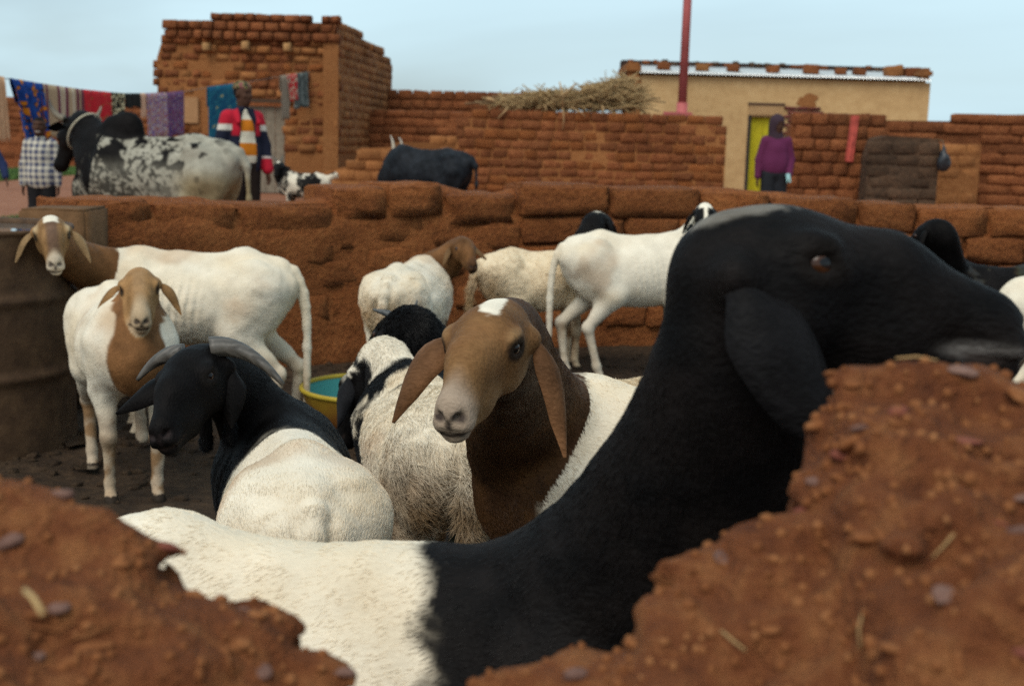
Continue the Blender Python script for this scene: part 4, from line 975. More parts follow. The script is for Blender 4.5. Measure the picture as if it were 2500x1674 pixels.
        ec = np.tile(np.asarray(ear_col if ear_col is not None else c[np.linalg.norm(v - hp(e0), axis=1).argmin()]), (len(ev), 1))
        if ear_in is not None: ec = mixc(ec, np.asarray(ear_in), es * 0.8)
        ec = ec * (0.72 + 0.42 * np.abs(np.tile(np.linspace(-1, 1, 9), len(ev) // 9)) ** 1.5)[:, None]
        ec = ec * (1 + 0.25 * fbm(ev, 40, 2, seed)[:, None])
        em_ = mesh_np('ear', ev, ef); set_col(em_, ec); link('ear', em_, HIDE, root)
    if horns:
        for hb, offs, r0, hc in horns:
            h0 = hp(hb); hv, hf = tube_np(bez(h0, *[h0 + CBL(q) for q in offs], 14), r0 * hs * np.linspace(1, 0.12, 14) ** 0.8, 12)
            hm = mesh_np('horn', hv, hf); set_col(hm, np.tile(np.asarray(hc), (len(hv), 1))); link('horn', hm, HORN, root)
    # coat of short hair
    if fur:
        spt = np.gradient(sp, axis=0); spt /= np.linalg.norm(spt, axis=1)[:, None] + 1e-9
        fl = -spt[i0] * 1.0 + V(0, 0, -0.55)
        fl = np.where((Sx > 1.05)[:, None], (Rm @ V(-1, 0, -0.1))[None], fl)
        ln = np.full(len(v), fur_len) * np.where(Sx > 1.0, head_fur, np.where(Sx > 0.75, 0.7, 1.0)) * (1 - 0.6 * lowleg)
        if fur_fn is not None: ln = ln * fur_fn(dict(S=Sx, P=v / s, H=H, low=lowleg))
        mk = np.where(Sx > 1.2, 0.7, 1.0) * np.clip(1.0 - sstep(em * -1, -0.028, -0.02), 0, 1) * (1 - sstep(-nm, -0.03, -0.02))
        mk = mk * (1 - sstep(H[:, 0], 0.245, 0.262) * (Sx > 1.5)) * (1 - 0.7 * lowleg)
        if fur_mask is not None: mk = mk * fur_mask(dict(S=Sx, P=v / s, H=H))
        add_fur(root, v, f, c, fl, ln, fur, fur_rad, lift, seed, mk, mess, clump)
    return root
DOWN = V(0, 0, 1)
def grey(c, k): return np.asarray(c) * k
# big black-headed sheep right behind the broken wall
def coat_fg(d):
    S, p, H = d['S'], d['P'], d['H']; n = fbm(p, 20, 4, 3) * 0.075 + fbm(p, 7, 2, 6) * 0.05 + 0.12 * (p[:, 2] - 0.6)
    edge = -0.13 + 0.10 * (p[:, 2] - 0.78) * -1.2
    b = sstep(p[:, 0] + n * 0.5, 0.10 - 0.012, 0.10 + 0.012)
    w = mixc(WHITE * 1.02, CREAM, np.clip(0.35 + 0.8 * fbm(p, 9, 3, 8), 0, 0.8))
    blk = mixc(V(0.0040, 0.0038, 0.0040), V(0.011, 0.009, 0.0085), np.clip(0.5 + fbm(p, 22, 3, 4), 0, 1))
    c = mixc(w, blk, b)
    pw = np.linalg.norm((H - V(0.020, -0.014, 0.058)) / V(1.6, 0.75, 1), axis=1)
    c = mixc(c, V(0.22, 0.20, 0.17), 0.85 * sstep(-pw + 0.01 * fbm(H, 90, 2, 5), -0.034, -0.022))
    wl_ = np.linalg.norm((H - V(0.225, -0.022, -0.052)) / V(1.9, 1.0, 0.45), axis=1)
    c = mixc(c, V(0.16, 0.15, 0.14), 0.75 * sstep(-wl_, -0.026, -0.010) * (H[:, 1] < 0))
    return c
w1 = P(1400, 1275, 1.33)
fgs = 1.06; hd1 = R_(-7)
b1 = (w1[0] - 0.235 * fgs * math.cos(hd1), w1[1] - 0.235 * fgs * math.sin(hd1))
sheep('sheep', 'large sheep with black head and neck and white back, closest behind the broken mud wall', b1, -7, fgs, P(1940, 650, 1.16), CB(1, 0.09, 0.03), CB(0.09, -1, 0), coat_fg,
      hs=1.03, snout=0.32, vox=0.0055, n_ctl=(0.09, 0.14), neck_prof=(0.150, 0.106, 0.069, 0.045), neck_c2=(0.055, 0, -0.115), neck_p3=(0.03, 0, -0.03), ear_blunt=True, head_fur=0.5, base_z=0.03, fur=200000, fur_len=0.0105, fur_rad=0.00036, lift=0.22, clump=0.22, mess=0.14, seed=3,
      ears={-1: ((0.030, 0.050, -0.03), (0.078, 0.142, -0.01), (0.15, -0.25, -1)), 1: ((0.0, 0.04, 0.05), (0.06, 0.13, 0.05), (0, 0, 1))}, ear_w=0.038, ear_cup=0.010, ear_col=V(0.009, 0.0085, 0.009),
      fur_mask=lambda d: sstep(d['P'][:, 2], 0.40, 0.5))
# the brown-faced sheep looking into the lens
def coat_brown(d):
    S, p, H = d['S'], d['P'], d['H']; n = fbm(p, 14, 3, 3)
    w = mixc(WHITE, CREAM, np.clip(0.4 + 0.9 * fbm(p * V(1, 1, 2.0), 7, 3, 8), 0, 0.9))
    nk = mixc(DKBROWN * 0.95, BROWN * 0.48, np.clip(0.5 + fbm(p, 25, 3, 4), 0, 1))
    c = mixc(w, nk, sstep(S + 0.10 * n + 0.25 * (0.62 - p[:, 2]), 0.0, 0.06))
    c = mixc(c, nk, sstep(p[:, 0] + 0.02 * n - 0.10 * np.abs(p[:, 1]), 0.225, 0.245) * (S < 0.5) * sstep(p[:, 2], 0.36, 0.42))
    hdc = mixc(BROWN * 0.92, TAN * 0.78, np.clip(0.25 + 0.5 * fbm(H, 30, 3, 5) + sstep(H[:, 0], 0.10, 0.24) * 0.5 + sstep(-H[:, 2], 0.01, 0.06) * 0.4, 0, 1))
    c = mixc(c, hdc, sstep(S, 0.93, 1.06))
    mzp = sstep(H[:, 0] - 0.35 * np.abs(H[:, 1]), 0.186, 0.236) * (H[:, 0] < 0.4)
    c = mixc(c, V(0.37, 0.30, 0.235), 0.72 * mzp * (S > 1.3))
    pw = np.maximum(np.abs(H[:, 1] - 0.004 - 0.2 * (H[:, 0] - 0.03)) / 0.019 * (1 + 6 * np.clip(H[:, 0] - 0.05, 0, 1)), np.abs(H[:, 0] - 0.030) / 0.052)
    c = mixc(c, WHITE * 1.05, sstep(-pw + 0.25 * fbm(H, 60, 2, 2), -1.05, -0.85) * (H[:, 2] > 0.02))
    br = np.min([np.linalg.norm((H - V(0.092, q * 0.058, 0.030)) / V(1.4, 1, 0.8), axis=1) for q in (1, -1)], axis=0)
    return mixc(c, V(0.33, 0.22, 0.11), 0.28 * sstep(-br, -0.024, -0.008))
bc = P(1700, 1000, 2.42)
sheep('sheep', 'brown-faced sheep with white crown patch and long brown ears, looking into the camera', (bc[0], bc[1]), 163, 1.05, P(1180, 840, 1.86), CB(-0.30, 0.43, -0.85), CB(-0.06, -1, -0.35), coat_brown,
      hs=0.95, vox=0.0048, n_ctl=(0.12, 0.02), neck_r=1.0, neck_c2=(-0.10, 0.0, -0.07), fur=150000, fur_len=0.0095, fur_rad=0.00042, lift=0.26, clump=0.25, mess=0.2, seed=5,
      ears={1: ((0.046, 0.035, 0.0), (0.046, 0.180, -0.01), (0.75, -0.2, -0.6), 0.85), -1: ((-0.070, 0.010, 0.0), (-0.105, 0.135, -0.02), (-0.55, -0.35, -0.75), 1.0)},
      ear_w=0.034, ear_cup=0.014, ear_col=V(0.15, 0.072, 0.033), ear_in=V(0.06, 0.028, 0.016), legs=((0, 0), (0.05, 0), (-0.04, 0), (0.03, 0)))
# ---------------------------------------------------------------- the rest of the flock
def legs_dirty(c, p, low, amount=0.6, seed=1):
    k = np.clip(low * (0.45 + 0.8 * fbm(p, 18, 3, seed + 31)) * amount * 1.6, 0, 0.85)
    knee = sstep(-np.abs(p[:, 2] - 0.245), -0.05, -0.02) * low
    return mixc(mixc(c, DIRT * 1.45, np.clip(np.maximum(k * 1.3, 0.75 * amount * low), 0, 0.92)), DIRT * 0.8, np.clip(knee * 0.6 * amount, 0, 1))
def coat_split(front, head, body=WHITE, at=0.05, tint=0.5, edge=0.12, legcol=None, muzzle=None, crown=None, cap=(0.03, 0.045, 0.022), bridge=None,
               eyepatch=None, dirt=0.6, spots=None, rump=None, nose_at=0.19, soft=0.05, whitep=None, slope=0.25, chest=False):
    def f(d):
        S, p, H = d['S'], d['P'], d['H']; sd = d['seed']; n = fbm(p, 13, 3, sd)
        c = mixc(body, CREAM, np.clip(tint + 0.8 * fbm(p * V(1, 1, 1.8), 6, 3, sd + 8), 0, 0.85))
        c = mixc(c, DIRT * 2.4, np.clip(0.42 * sstep(fbm(p, 5, 4, sd + 61), 0.10, 0.55), 0, 1))
        if rump is not None:
            k = sstep(-p[:, 0] + 0.10 * n, 0.24, 0.38) * sstep(-p[:, 2], -0.74, -0.52)
            c = mixc(c, rump, np.clip(k * (0.75 + 0.6 * fbm(p, 24, 2, sd)), 0, 0.92))
        c = legs_dirty(c, p, d['low'], dirt, sd)
        x = S + edge * n + slope * (0.62 - p[:, 2]) * (S < 0.4) - 1.5 * d['low'] * (1 if legcol is None else 0)
        nk = np.asarray(front)[None] * (1 + 0.35 * fbm(p, 20, 3, sd + 4))[:, None]
        c = mixc(c, nk, sstep(x, at, at + soft))
        if chest: c = mixc(c, nk, sstep(p[:, 0] + 0.03 * n - 0.9 * np.abs(p[:, 1]), 0.250, 0.280) * sstep(p[:, 2], 0.28, 0.36) * (S < 0.5))
        hc = np.asarray(head)[None] * (1 + 0.30 * fbm(H, 40, 3, sd + 5))[:, None]
        c = mixc(c, hc, sstep(S, 0.90, 1.05))
        hd = S > 1.02
        if bridge is not None: c = mixc(c, bridge, 0.8 * hd * sstep(-np.abs(H[:, 1]), -0.030, -0.012) * sstep(H[:, 0], 0.05, 0.08) * sstep(-H[:, 0], -0.245, -0.20) * (H[:, 2] > -0.01))
        if eyepatch is not None:
            br = np.min([np.linalg.norm((H - V(0.078, q * 0.058, 0.022)) / V(1.5, 1, 1.1), axis=1) for q in (1, -1)], axis=0)
            c = mixc(c, eyepatch, 0.75 * sstep(-br, -0.032, -0.012) * hd)
        if muzzle is not None: c = mixc(c, muzzle, 0.85 * hd * sstep(H[:, 0] - 0.4 * np.abs(H[:, 1]), nose_at, nose_at + 0.045) * (H[:, 0] < 0.4))
        if crown is not None:
            pw = np.maximum(np.abs(H[:, 1]) / cap[2], np.abs(H[:, 0] - cap[0]) / cap[1])
            c = mixc(c, crown, sstep(-pw + 0.2 * fbm(H, 60, 2, sd), -1.1, -0.9) * (H[:, 2] > 0.0) * (S > 0.8))
        if whitep is not None: c = whitep(d, c)
        if spots is not None: c = spots(d, c)
        return c
    return f
def at_body(u, v, D): q = P(u, v, D); return (q[0], q[1])

# black horned ram with a white rump turned to the camera
def ram_spots(d, c): return c
sheep('ram', 'black-headed ram with swept-back grey horns and white rump toward the camera', at_body(714, 1100, 2.56), 106, 0.90, P(458, 924, 2.50), CB(-0.19, 0.44, -0.87), CB(-0.25, -1, -0.2),
      coat_split(BLACK * 1.0, BLACK * 1.15, WHITE * 1.0, at=-0.34, tint=0.18, soft=0.06, dirt=0.5, edge=0.08, slope=0.15), hs=0.98, vox=0.0055, cat='ram', fat=1.0, bony=-1.0, n_ctl=(0.05, -0.03), neck_c2=(-0.10, 0, -0.06), neck_r=0.84,
      ears={1: ((0.012, 0.045, -0.02), (0.006, 0.125, -0.02), (0.3, 0, -1), 0.95), -1: ((-0.050, 0.010, -0.02), (-0.125, 0.075, -0.02), (-0.3, -0.5, -0.8), 1.1)}, ear_w=0.030, ear_col=V(0.008, 0.007, 0.007),
      horns=[((0.012, 0.034, 0.040), ((0.045, -0.012, 0.01), (0.100, 0.015, 0.0), (0.150, 0.075, 0.0)), 0.025, V(0.085, 0.075, 0.062)),
             ((0.012, -0.034, 0.040), ((-0.035, -0.004, 0.0), (-0.065, 0.015, 0.0), (-0.095, 0.055, 0.0)), 0.022, V(0.085, 0.075, 0.062))],
      fur=170000, fur_len=0.0115, fur_rad=0.00044, lift=0.20, clump=0.25, mess=0.2, seed=9, wattle=True, tail=0.7, lump=0.003)

# white sheep with tan neck and face, facing the camera
fw = P(330, 1225, 4.38)
sheep('sheep', 'white sheep with tan face and brown chest standing square to the camera beside the drum', (fw[0] - 0.235 * 0.93 * math.cos(R_(-64)), fw[1] - 0.235 * 0.93 * math.sin(R_(-64))), -64, 0.93,
      P(341, 703, 4.22), CB(0.27, 0.50, -0.84), CB(0.03, -1, -0.4),
      coat_split(BROWN * 1.25, TAN * 1.05, WHITE, at=0.10, tint=0.25, muzzle=V(0.44, 0.33, 0.21), nose_at=0.165, bridge=V(0.33, 0.20, 0.10), dirt=0.7, edge=0.06, slope=-0.3, chest=True), hs=1.0, vox=0.0062, n_ctl=(0.10, 0.08), neck_r=0.74, neck_c2=(-0.04, 0, -0.12), fat=1.12,
      ears={1: ((0.050, 0.004, 0.0), (0.078, 0.110, 0.0), (0.6, -0.6, -0.6), 0.85), -1: ((-0.050, 0.004, 0.0), (-0.084, 0.095, 0.0), (-0.6, -0.6, -0.6), 0.85)}, ear_w=0.027, ear_col=TAN * 0.95, ear_in=BROWN * 0.6,
      legs=((0.0, 0), (-0.03, 0), (0.20, 0.16), (0.02, 0)), bony=0.6, lump=0.007, fur=40000, fur_len=0.008, fur_rad=0.0008, seed=13)

# broadside white sheep behind it, brown head with a white crown
bb = P(478, 800, 5.30)
sheep('sheep', 'white sheep seen side-on with brown head and white forehead patch by the drum', (bb[0], bb[1]), 184, 1.02, P(127, 572, 4.72), CB(0.36, 0.52, -0.82), CB(0.05, -1, -0.4),
      coat_split(BROWN * 1.05, TAN * 0.85, WHITE, at=0.12, tint=0.3, crown=WHITE * 1.05, cap=(0.035, 0.05, 0.026), bridge=V(0.10, 0.06, 0.045), eyepatch=V(0.50, 0.38, 0.22), muzzle=V(0.52, 0.44, 0.33), nose_at=0.20, dirt=0.35), hs=1.04, vox=0.0066,
      ears={1: ((0.055, 0.012, 0.0), (0.082, 0.125, 0.0), (0.6, -0.6, -0.6), 0.75), -1: ((-0.055, 0.012, 0.0), (-0.068, 0.115, 0.0), (-0.6, -0.6, -0.6), 0.75)}, ear_w=0.027, ear_col=V(0.34, 0.22, 0.11), ear_in=BROWN * 0.5,
      n_ctl=(0.14, 0.02), neck_r=0.82, neck_c2=(-0.05, 0, -0.12), fat=1.15, legs=((0, 0), (0.05, 0), (0.02, 0), (-0.06, 0)), tail=1.25, bony=0.7, lump=0.008, fur=40000, fur_len=0.009, fur_rad=0.0009, seed=17)

# shaggy rump at the basin
def whitep6(d, c):
    H, S = d['H'], d['S']
    k = sstep(d['dz'] + 0.35 * fbm(H, 22, 3, 4), 0.25, 0.45) * sstep(S, 0.15, 0.3) * sstep(-S, -1.25, -1.12)
    return mixc(c, WHITE * 0.95, k)
sheep('sheep', 'sheep with shaggy dirty white rump and black neck feeding at the basin', at_body(1046, 1000, 3.16), 108, 0.88, P(882, 948, 3.55), CB(-0.42, 0.72, 0.50), CB(-0.1, -1, 0.4),
      coat_split(BLACK, BLACK, WHITE * 0.98, at=-0.14, tint=0.45, soft=0.04, rump=V(0.22, 0.135, 0.062), dirt=1.0, whitep=whitep6, edge=0.16, slope=0.1), hs=1.0, vox=0.0062, fat=1.12, neck_r=0.8, n_ctl=(0.10, -0.02), neck_c2=(-0.10, 0, 0.03),
      ears={1: ((-0.02, 0.045, -0.02), (-0.035, 0.15, -0.02), (-0.3, -0.2, -1), 1.0), -1: None}, ear_w=0.026, ear_col=V(0.016, 0.016, 0.018), fur=100000, fur_len=0.016, fur_rad=0.0007,
      fur_fn=lambda d: 1 + 1.6 * sstep(-d['P'][:, 0], 0.22, 0.36) * sstep(-d['P'][:, 2], -0.78, -0.60), lift=0.30, seed=21, woolly=0.006, mess=0.3, clump=0.65, tail=0.9)

# black animal with small horns, head turned away
sheep('sheep', 'shaggy black sheep with two small grey horns, head turned away', at_body(1105, 960, 4.05), 108, 0.76, P(950, 818, 4.22), CB(-0.55, 0.45, 0.65), CB(-0.1, -1, 0.3),
      coat_split(BLACK * 1.1, BLACK * 1.0, BLACK * 1.4, at=0.0, tint=0.0, dirt=0.3, legcol=1, spots=lambda d, c: np.minimum(c, 0.03)), hs=0.98, vox=0.0085, fat=1.1, neck_r=1.0, n_ctl=(0.10, 0.10), neck_c2=(-0.10, 0, -0.04),
      horns=[((0.006, 0.034, 0.045), ((-0.02, -0.01, 0), (-0.045, -0.012, 0), (-0.060, -0.020, 0)), 0.014, V(0.06, 0.065, 0.065)), ((0.006, -0.034, 0.045), ((0.012, -0.012, 0), (0.028, -0.030, 0), (0.035, -0.058, 0)), 0.014, V(0.06, 0.065, 0.065))],
      fur=45000, fur_len=0.030, fur_rad=0.0011, lift=0.45, seed=25, clump=0.6, ear_w=0.022, ear_col=BLACK * 1.5)

# white rump with brown head turned right
sheep('sheep', 'white-rumped sheep with brown neck and head looking back to the right by the pen wall', at_body(1000, 720, 5.95), 78, 0.90, P(1136, 606, 6.05), CB(0.32, 0.45, -0.80), CB(0.05, -1, -0.3),
      coat_split(BROWN * 0.95, BROWN * 0.95, WHITE * 0.97, at=-0.02, tint=0.35, rump=V(0.40, 0.23, 0.085), dirt=0.7, muzzle=DKBROWN * 1.3), hs=0.86, vox=0.0082, fat=1.12, neck_r=0.85, n_ctl=(0.12, 0.06), neck_c2=(-0.06, 0, -0.10),
      ears={1: ((0.030, 0.010, 0.0), (0.072, 0.065, 0.0), (0.5, -0.7, -0.5), 0.75), -1: ((-0.030, 0.015, 0.0), (-0.040, 0.095, 0.0), (-0.7, -0.2, -0.7), 0.8)}, ear_w=0.027, ear_col=V(0.20, 0.115, 0.055), ear_in=DKBROWN, fur=40000, fur_len=0.013, fur_rad=0.0011,
      fur_fn=lambda d: 1 + 1.6 * sstep(-d['P'][:, 0], 0.26, 0.38) * sstep(-d['P'][:, 2], -0.72, -0.55), seed=29, woolly=0.006, clump=0.6, tail=0.95)

# cream sheep by the wall, its black poll behind the next one
sheep('sheep', 'cream sheep with ragged woolly hindquarters standing close to the pen wall', at_body(1320, 700, 7.10), 14, 0.87, P(1476, 549, 7.25), CB(0.55, 0.40, 0.70), CB(0.1, -1, 0.3),
      coat_split(BLACK * 1.2, BLACK, CREAM * 1.12, at=0.30, tint=0.35, crown=WHITE, cap=(0.0, 0.05, 0.03), rump=V(0.34, 0.205, 0.085), dirt=0.5), hs=0.98, vox=0.0095, fat=1.15, n_ctl=(0.10, 0.10),
      fur=35000, fur_len=0.017, fur_rad=0.0013, fur_fn=lambda d: 1 + 1.3 * sstep(-d['P'][:, 0], 0.2, 0.36) * sstep(-d['P'][:, 2], -0.74, -0.55), seed=33, woolly=0.007, clump=0.6, tail=1.1)

# thin white sheep with spotted neck
def spots10(d, c):
    S, p = d['S'], d['P']; n = fbm(p, 26, 2, 12)
    c = mixc(c, BLACK * 1.5, (sstep(n, 0.12, 0.2)) * sstep(S, 0.10, 0.2) * (S < 0.75))
    H = d['H']
    return mixc(c, WHITE * 1.05, sstep(-np.abs(H[:, 1]), -0.014, -0.007) * (H[:, 0] > 0.03) * (S > 1.05))
sheep('sheep', 'thin long-legged white sheep with spotted neck and black-and-white blazed head near the wall', at_body(1552, 700, 6.88), 7, 1.03, P(1722, 528, 6.70), CB(-0.10, 0.62, -0.78), CB(0.0, -1, -0.4),
      coat_split(WHITE, BLACK * 1.3, WHITE * 1.0, at=9, tint=0.12, crown=WHITE * 1.05, cap=(0.02, 0.05, 0.04), spots=spots10, dirt=0.30), hs=0.92, vox=0.0085, fat=0.98, bony=1.0, n_ctl=(0.10, 0.10), neck_r=0.85,
      legs=((0.02, 0), (-0.03, 0), (-0.02, 0), (0.13, 0)), ear_w=0.022, ear_col=BLACK * 1.3, fur=30000, fur_len=0.009, fur_rad=0.0011, seed=37, tail=0.9)

# right side, behind the big head
sheep('sheep', 'black sheep by the pen wall, mostly hidden behind the large black head', at_body(2420, 760, 7.05), 176, 0.86, P(2252, 577, 6.9), CB(-0.45, 0.55, 0.55), CB(-0.1, -1, 0.3),
      coat_split(BLACK, BLACK, BLACK * 1.3, at=0, tint=0, legcol=1, spots=lambda d, c: np.minimum(c, 0.03)), hs=1.0, vox=0.012, seed=41, fur=14000, fur_len=0.012, fur_rad=0.0011, ear_w=0.024, ear_col=BLACK * 1.4)
sheep('sheep', 'white rump of a sheep cut off by the right edge beside the black muzzle', at_body(2640, 770, 5.75), 12, 0.97, P(2830, 640, 5.7), CB(1, 0.4, 0.1), CB(0.2, -1, 0),
      coat_split(WHITE, TAN, WHITE, at=9, tint=0.1, dirt=0.3), hs=1.0, vox=0.011, seed=45, fur=20000, fur_len=0.009, fur_rad=0.001, tail=0.9, fat=1.15)

# woolly back between the brown sheep and the wall
sheep('sheep', 'curly cream woolled sheep whose back shows behind the brown-faced sheep', at_body(1545, 1000, 3.42), 24, 0.845, P(1850, 850, 3.6), CB(0.9, 0.4, 0.3), CB(0.2, -1, 0),
      coat_split(CREAM, TAN, CREAM * 1.15, at=9, tint=0.3, dirt=0.5), hs=0.95, vox=0.011, seed=49, fur=60000, fur_len=0.022, fur_rad=0.0008, woolly=0.007, clump=1.0, mess=0.5, lift=0.5, fat=1.1, tail=0.6)
# ---------------------------------------------------------------- cattle
def cow(name, label, base, heading, s, eyes, face, up, coat, vox=0.016, horns=(), fur=0, seed=1, hump=1.0, rope=None, hs=1.0):
    a = R_(heading); Rz = np.array([[math.cos(a), -math.sin(a), 0], [math.sin(a), math.cos(a), 0], [0, 0, 1.0]])
    base = V(base[0], base[1], 0); L = lambda w: Rz.T @ (np.asarray(w, float) - base)
    hx = nrm(Rz.T @ np.asarray(face, float)); upv = Rz.T @ np.asarray(up, float); hz_ = nrm(upv - hx * upv.dot(hx)); hy = np.cross(hz_, hx); Rm = np.stack([hx, hy, hz_], 1)
    B = lambda x, y, z: V(x, y, z) * s
    o = L(eyes) - Rm @ (V(0.15, 0, 0.02) * hs); hp = lambda c: o + Rm @ (V(*c) * hs); CBL = lambda c: Rz.T @ CB(*c)
    p0 = B(0.48, 0, 1.00); nb = bez(p0, p0 + B(0.22, 0, 0.03), hp((-0.16, 0, -0.08)), hp((0, 0, -0.05)), 9); mz = hp((0.46, 0, -0.06))
    lo = np.minimum.reduce([B(-1.15, -0.42, -0.04), mz - 0.2, o - 0.25]); hi = np.maximum.reduce([B(0.95, 0.42, 1.62), mz + 0.2, o + 0.25])
    S = SDF(lo, hi, vox)
    S.ell(B(0.25, 0, 0.86), V(0.50, 0.265, 0.36) * s, k=0.15); S.ell(B(-0.2, 0, 0.85), V(0.52, 0.295, 0.345) * s, k=0.18); S.ell(B(-0.62, 0, 0.98), V(0.33, 0.235, 0.27) * s, k=0.15)
    S.cone(B(-0.80, 0, 1.185), B(-0.45, 0, 1.235), 0.07 * s, 0.06 * s, 0.12); S.cone(B(-0.45, 0, 1.235), B(0.30, 0, 1.17), 0.06 * s, 0.08 * s, 0.14)
    S.ell(B(0.62, 0, 0.80), V(0.20, 0.17, 0.28) * s, k=0.12); S.ell(B(0.40, 0, 1.15), V(0.22, 0.16, 0.20) * s, k=0.12)
    if hump: S.ell(B(0.36, 0, 1.19 + 0.13 * hump), V(0.24, 0.105, 0.17 * hump) * s, k=0.07); S.ell(B(0.28, 0, 1.21 + 0.16 * hump), V(0.15, 0.095, 0.14 * hump) * s, k=0.05)
    S.ell(B(0.74, 0, 0.72), V(0.22, 0.035, 0.26) * s, k=0.08)
    for q in (1, -1):
        S.ell(B(-0.52, q * 0.20, 1.17), V(0.10, 0.055, 0.055) * s, k=0.08); S.ell(B(-0.90, q * 0.09, 1.08), V(0.06, 0.05, 0.06) * s, k=0.08)
        S.ell(B(0.40, q * 0.19, 0.95), V(0.17, 0.09, 0.28) * s, k=0.10); S.ell(B(-0.62, q * 0.16, 0.86), V(0.24, 0.13, 0.30) * s, k=0.10)
        for pts, rr in (([B(0.40, q * 0.18, 0.85), B(0.36, q * 0.19, 0.64), B(0.39, q * 0.17, 0.36), B(0.38, q * 0.17, 0.12), B(0.41, q * 0.17, 0.03)], (0.14, 0.085, 0.052, 0.040, 0.052)),
                        ([B(-0.62, q * 0.16, 0.90), B(-0.48, q * 0.19, 0.66), B(-0.80, q * 0.17, 0.44), B(-0.76, q * 0.16, 0.12), B(-0.73, q * 0.16, 0.03)], (0.19, 0.115, 0.055, 0.042, 0.052))):
            S.chain(pts, [r_ * s for r_ in rr], 0.05)
    S.chain([B(-0.93, 0, 1.15), B(-1.02, 0.01, 1.02), B(-1.04, 0.02, 0.70), B(-1.02, 0.02, 0.42)], [0.055 * s, 0.036 * s, 0.026 * s, 0.02 * s], 0.05); S.ell(B(-1.02, 0.02, 0.36), V(0.04, 0.04, 0.13) * s, k=0.03)
    tt = np.linspace(0, 1, 9); rad = np.interp(tt, [0, 0.5, 1], [0.30, 0.19, 0.13]) * s
    sd = []
    for i in range(8):
        tg = nrm(nb[i + 1] - nb[i]); w = V(0, 1, 0) * (1 - tt[i]) + hy * tt[i]; w = w - tg * w.dot(tg); sd.append(nrm(w) if np.linalg.norm(w) > 0.15 else nrm(np.cross(V(0, 0, 1), tg)))
    S.chain(nb, rad, 0.10, np.array(sd), 0.62)
    r = lambda x: V(*x) * hs
    S.ell(hp((0.08, 0, 0)), r((0.15, 0.115, 0.11)), Rm, 0.05); S.cone(hp((0.12, 0, 0.0)), hp((0.40, 0, -0.05)), 0.105 * hs, 0.070 * hs, 0.05, hy, 0.85); S.ell(hp((0.42, 0, -0.06)), r((0.07, 0.075, 0.065)), Rm, 0.04)
    S.cone(hp((0.10, 0, -0.11)), hp((0.38, 0, -0.11)), 0.065 * hs, 0.04 * hs, 0.05, hy, 0.85); S.ell(hp((0.0, 0, 0.07)), r((0.06, 0.10, 0.05)), Rm, 0.04)
    for q in (1, -1): S.ell(hp((0.15, q * 0.095, 0.03)), r((0.05, 0.025, 0.04)), Rm, 0.03); S.ell(hp((0.10, q * 0.06, -0.07)), r((0.10, 0.045, 0.08)), Rm, 0.04)
    S.displace(lambda p: 0.010 * s * fbm(p, 6, 3, seed), 0.05)
    v, f = S.mesh(2)
    sp = np.concatenate([np.stack([B(x, 0, 1.0) for x in np.linspace(-0.9, 0.42, 10)]), nb[1:], np.stack([hp((x, 0, -0.03)) for x in np.linspace(0.06, 0.42, 5)])]); sv = np.concatenate([np.linspace(-1, 0, 10), tt[1:], np.linspace(1.1, 2, 5)])
    sr = np.concatenate([np.full(10, 0.30 * s), rad[1:], np.full(5, 0.09)]); dist = np.stack([np.linalg.norm(v - q, axis=1) - r_ for q, r_ in zip(sp, sr)], 1); Sx = sv[dist.argmin(1)]
    c = coat(dict(S=Sx, P=v / s, H=(v - o) @ Rm / hs)); root = thing(name, label, 'bull', base, a)
    me = mesh_np('body', v, f); set_col(me, c); link('body', me, HIDE, root)
    for q in (1, -1):
        e0 = hp((0.02, q * 0.11, 0.0)); dn = V(0, 0, -1)
        ev, ef, et, es = ear_mesh(e0, e0 + Rm @ V(-0.02, q * 0.11, 0) * hs + dn * 0.02, e0 + Rm @ V(-0.04, q * 0.20, 0) * hs + dn * 0.09, nrm(Rm @ V(0.2, q * 0.3, 1)), 0.052 * hs, 0.02)
        em_ = mesh_np('ear', ev, ef); set_col(em_, np.tile(BLACK * 1.2, (len(ev), 1))); link('ear', em_, HIDE, root)
        e = link('eye', sphere_mesh('eye_ball'), EYE, root); e.matrix_local = Matrix.Translation(Vector(hp((0.16, q * 0.098, 0.02)))) @ Matrix.Scale(0.024 * hs, 4)
    for hb, offs, r0, hc0, hc1 in horns:
        h0 = hp(hb); hv, hf = tube_np(bez(h0, *[h0 + CBL(q) for q in offs], 14), r0 * np.linspace(1, 0.12, 14) ** 0.8, 12); hm = mesh_np('horn', hv, hf)
        k = np.clip(np.linalg.norm(hv - h0, axis=1) / (np.linalg.norm(CBL(offs[2])) + 1e-6), 0, 1); set_col(hm, mixc(np.asarray(hc0), np.asarray(hc1), sstep(k, 0.35, 0.95))); link('horn', hm, HORN, root)
    return root, hp, CBL, nb
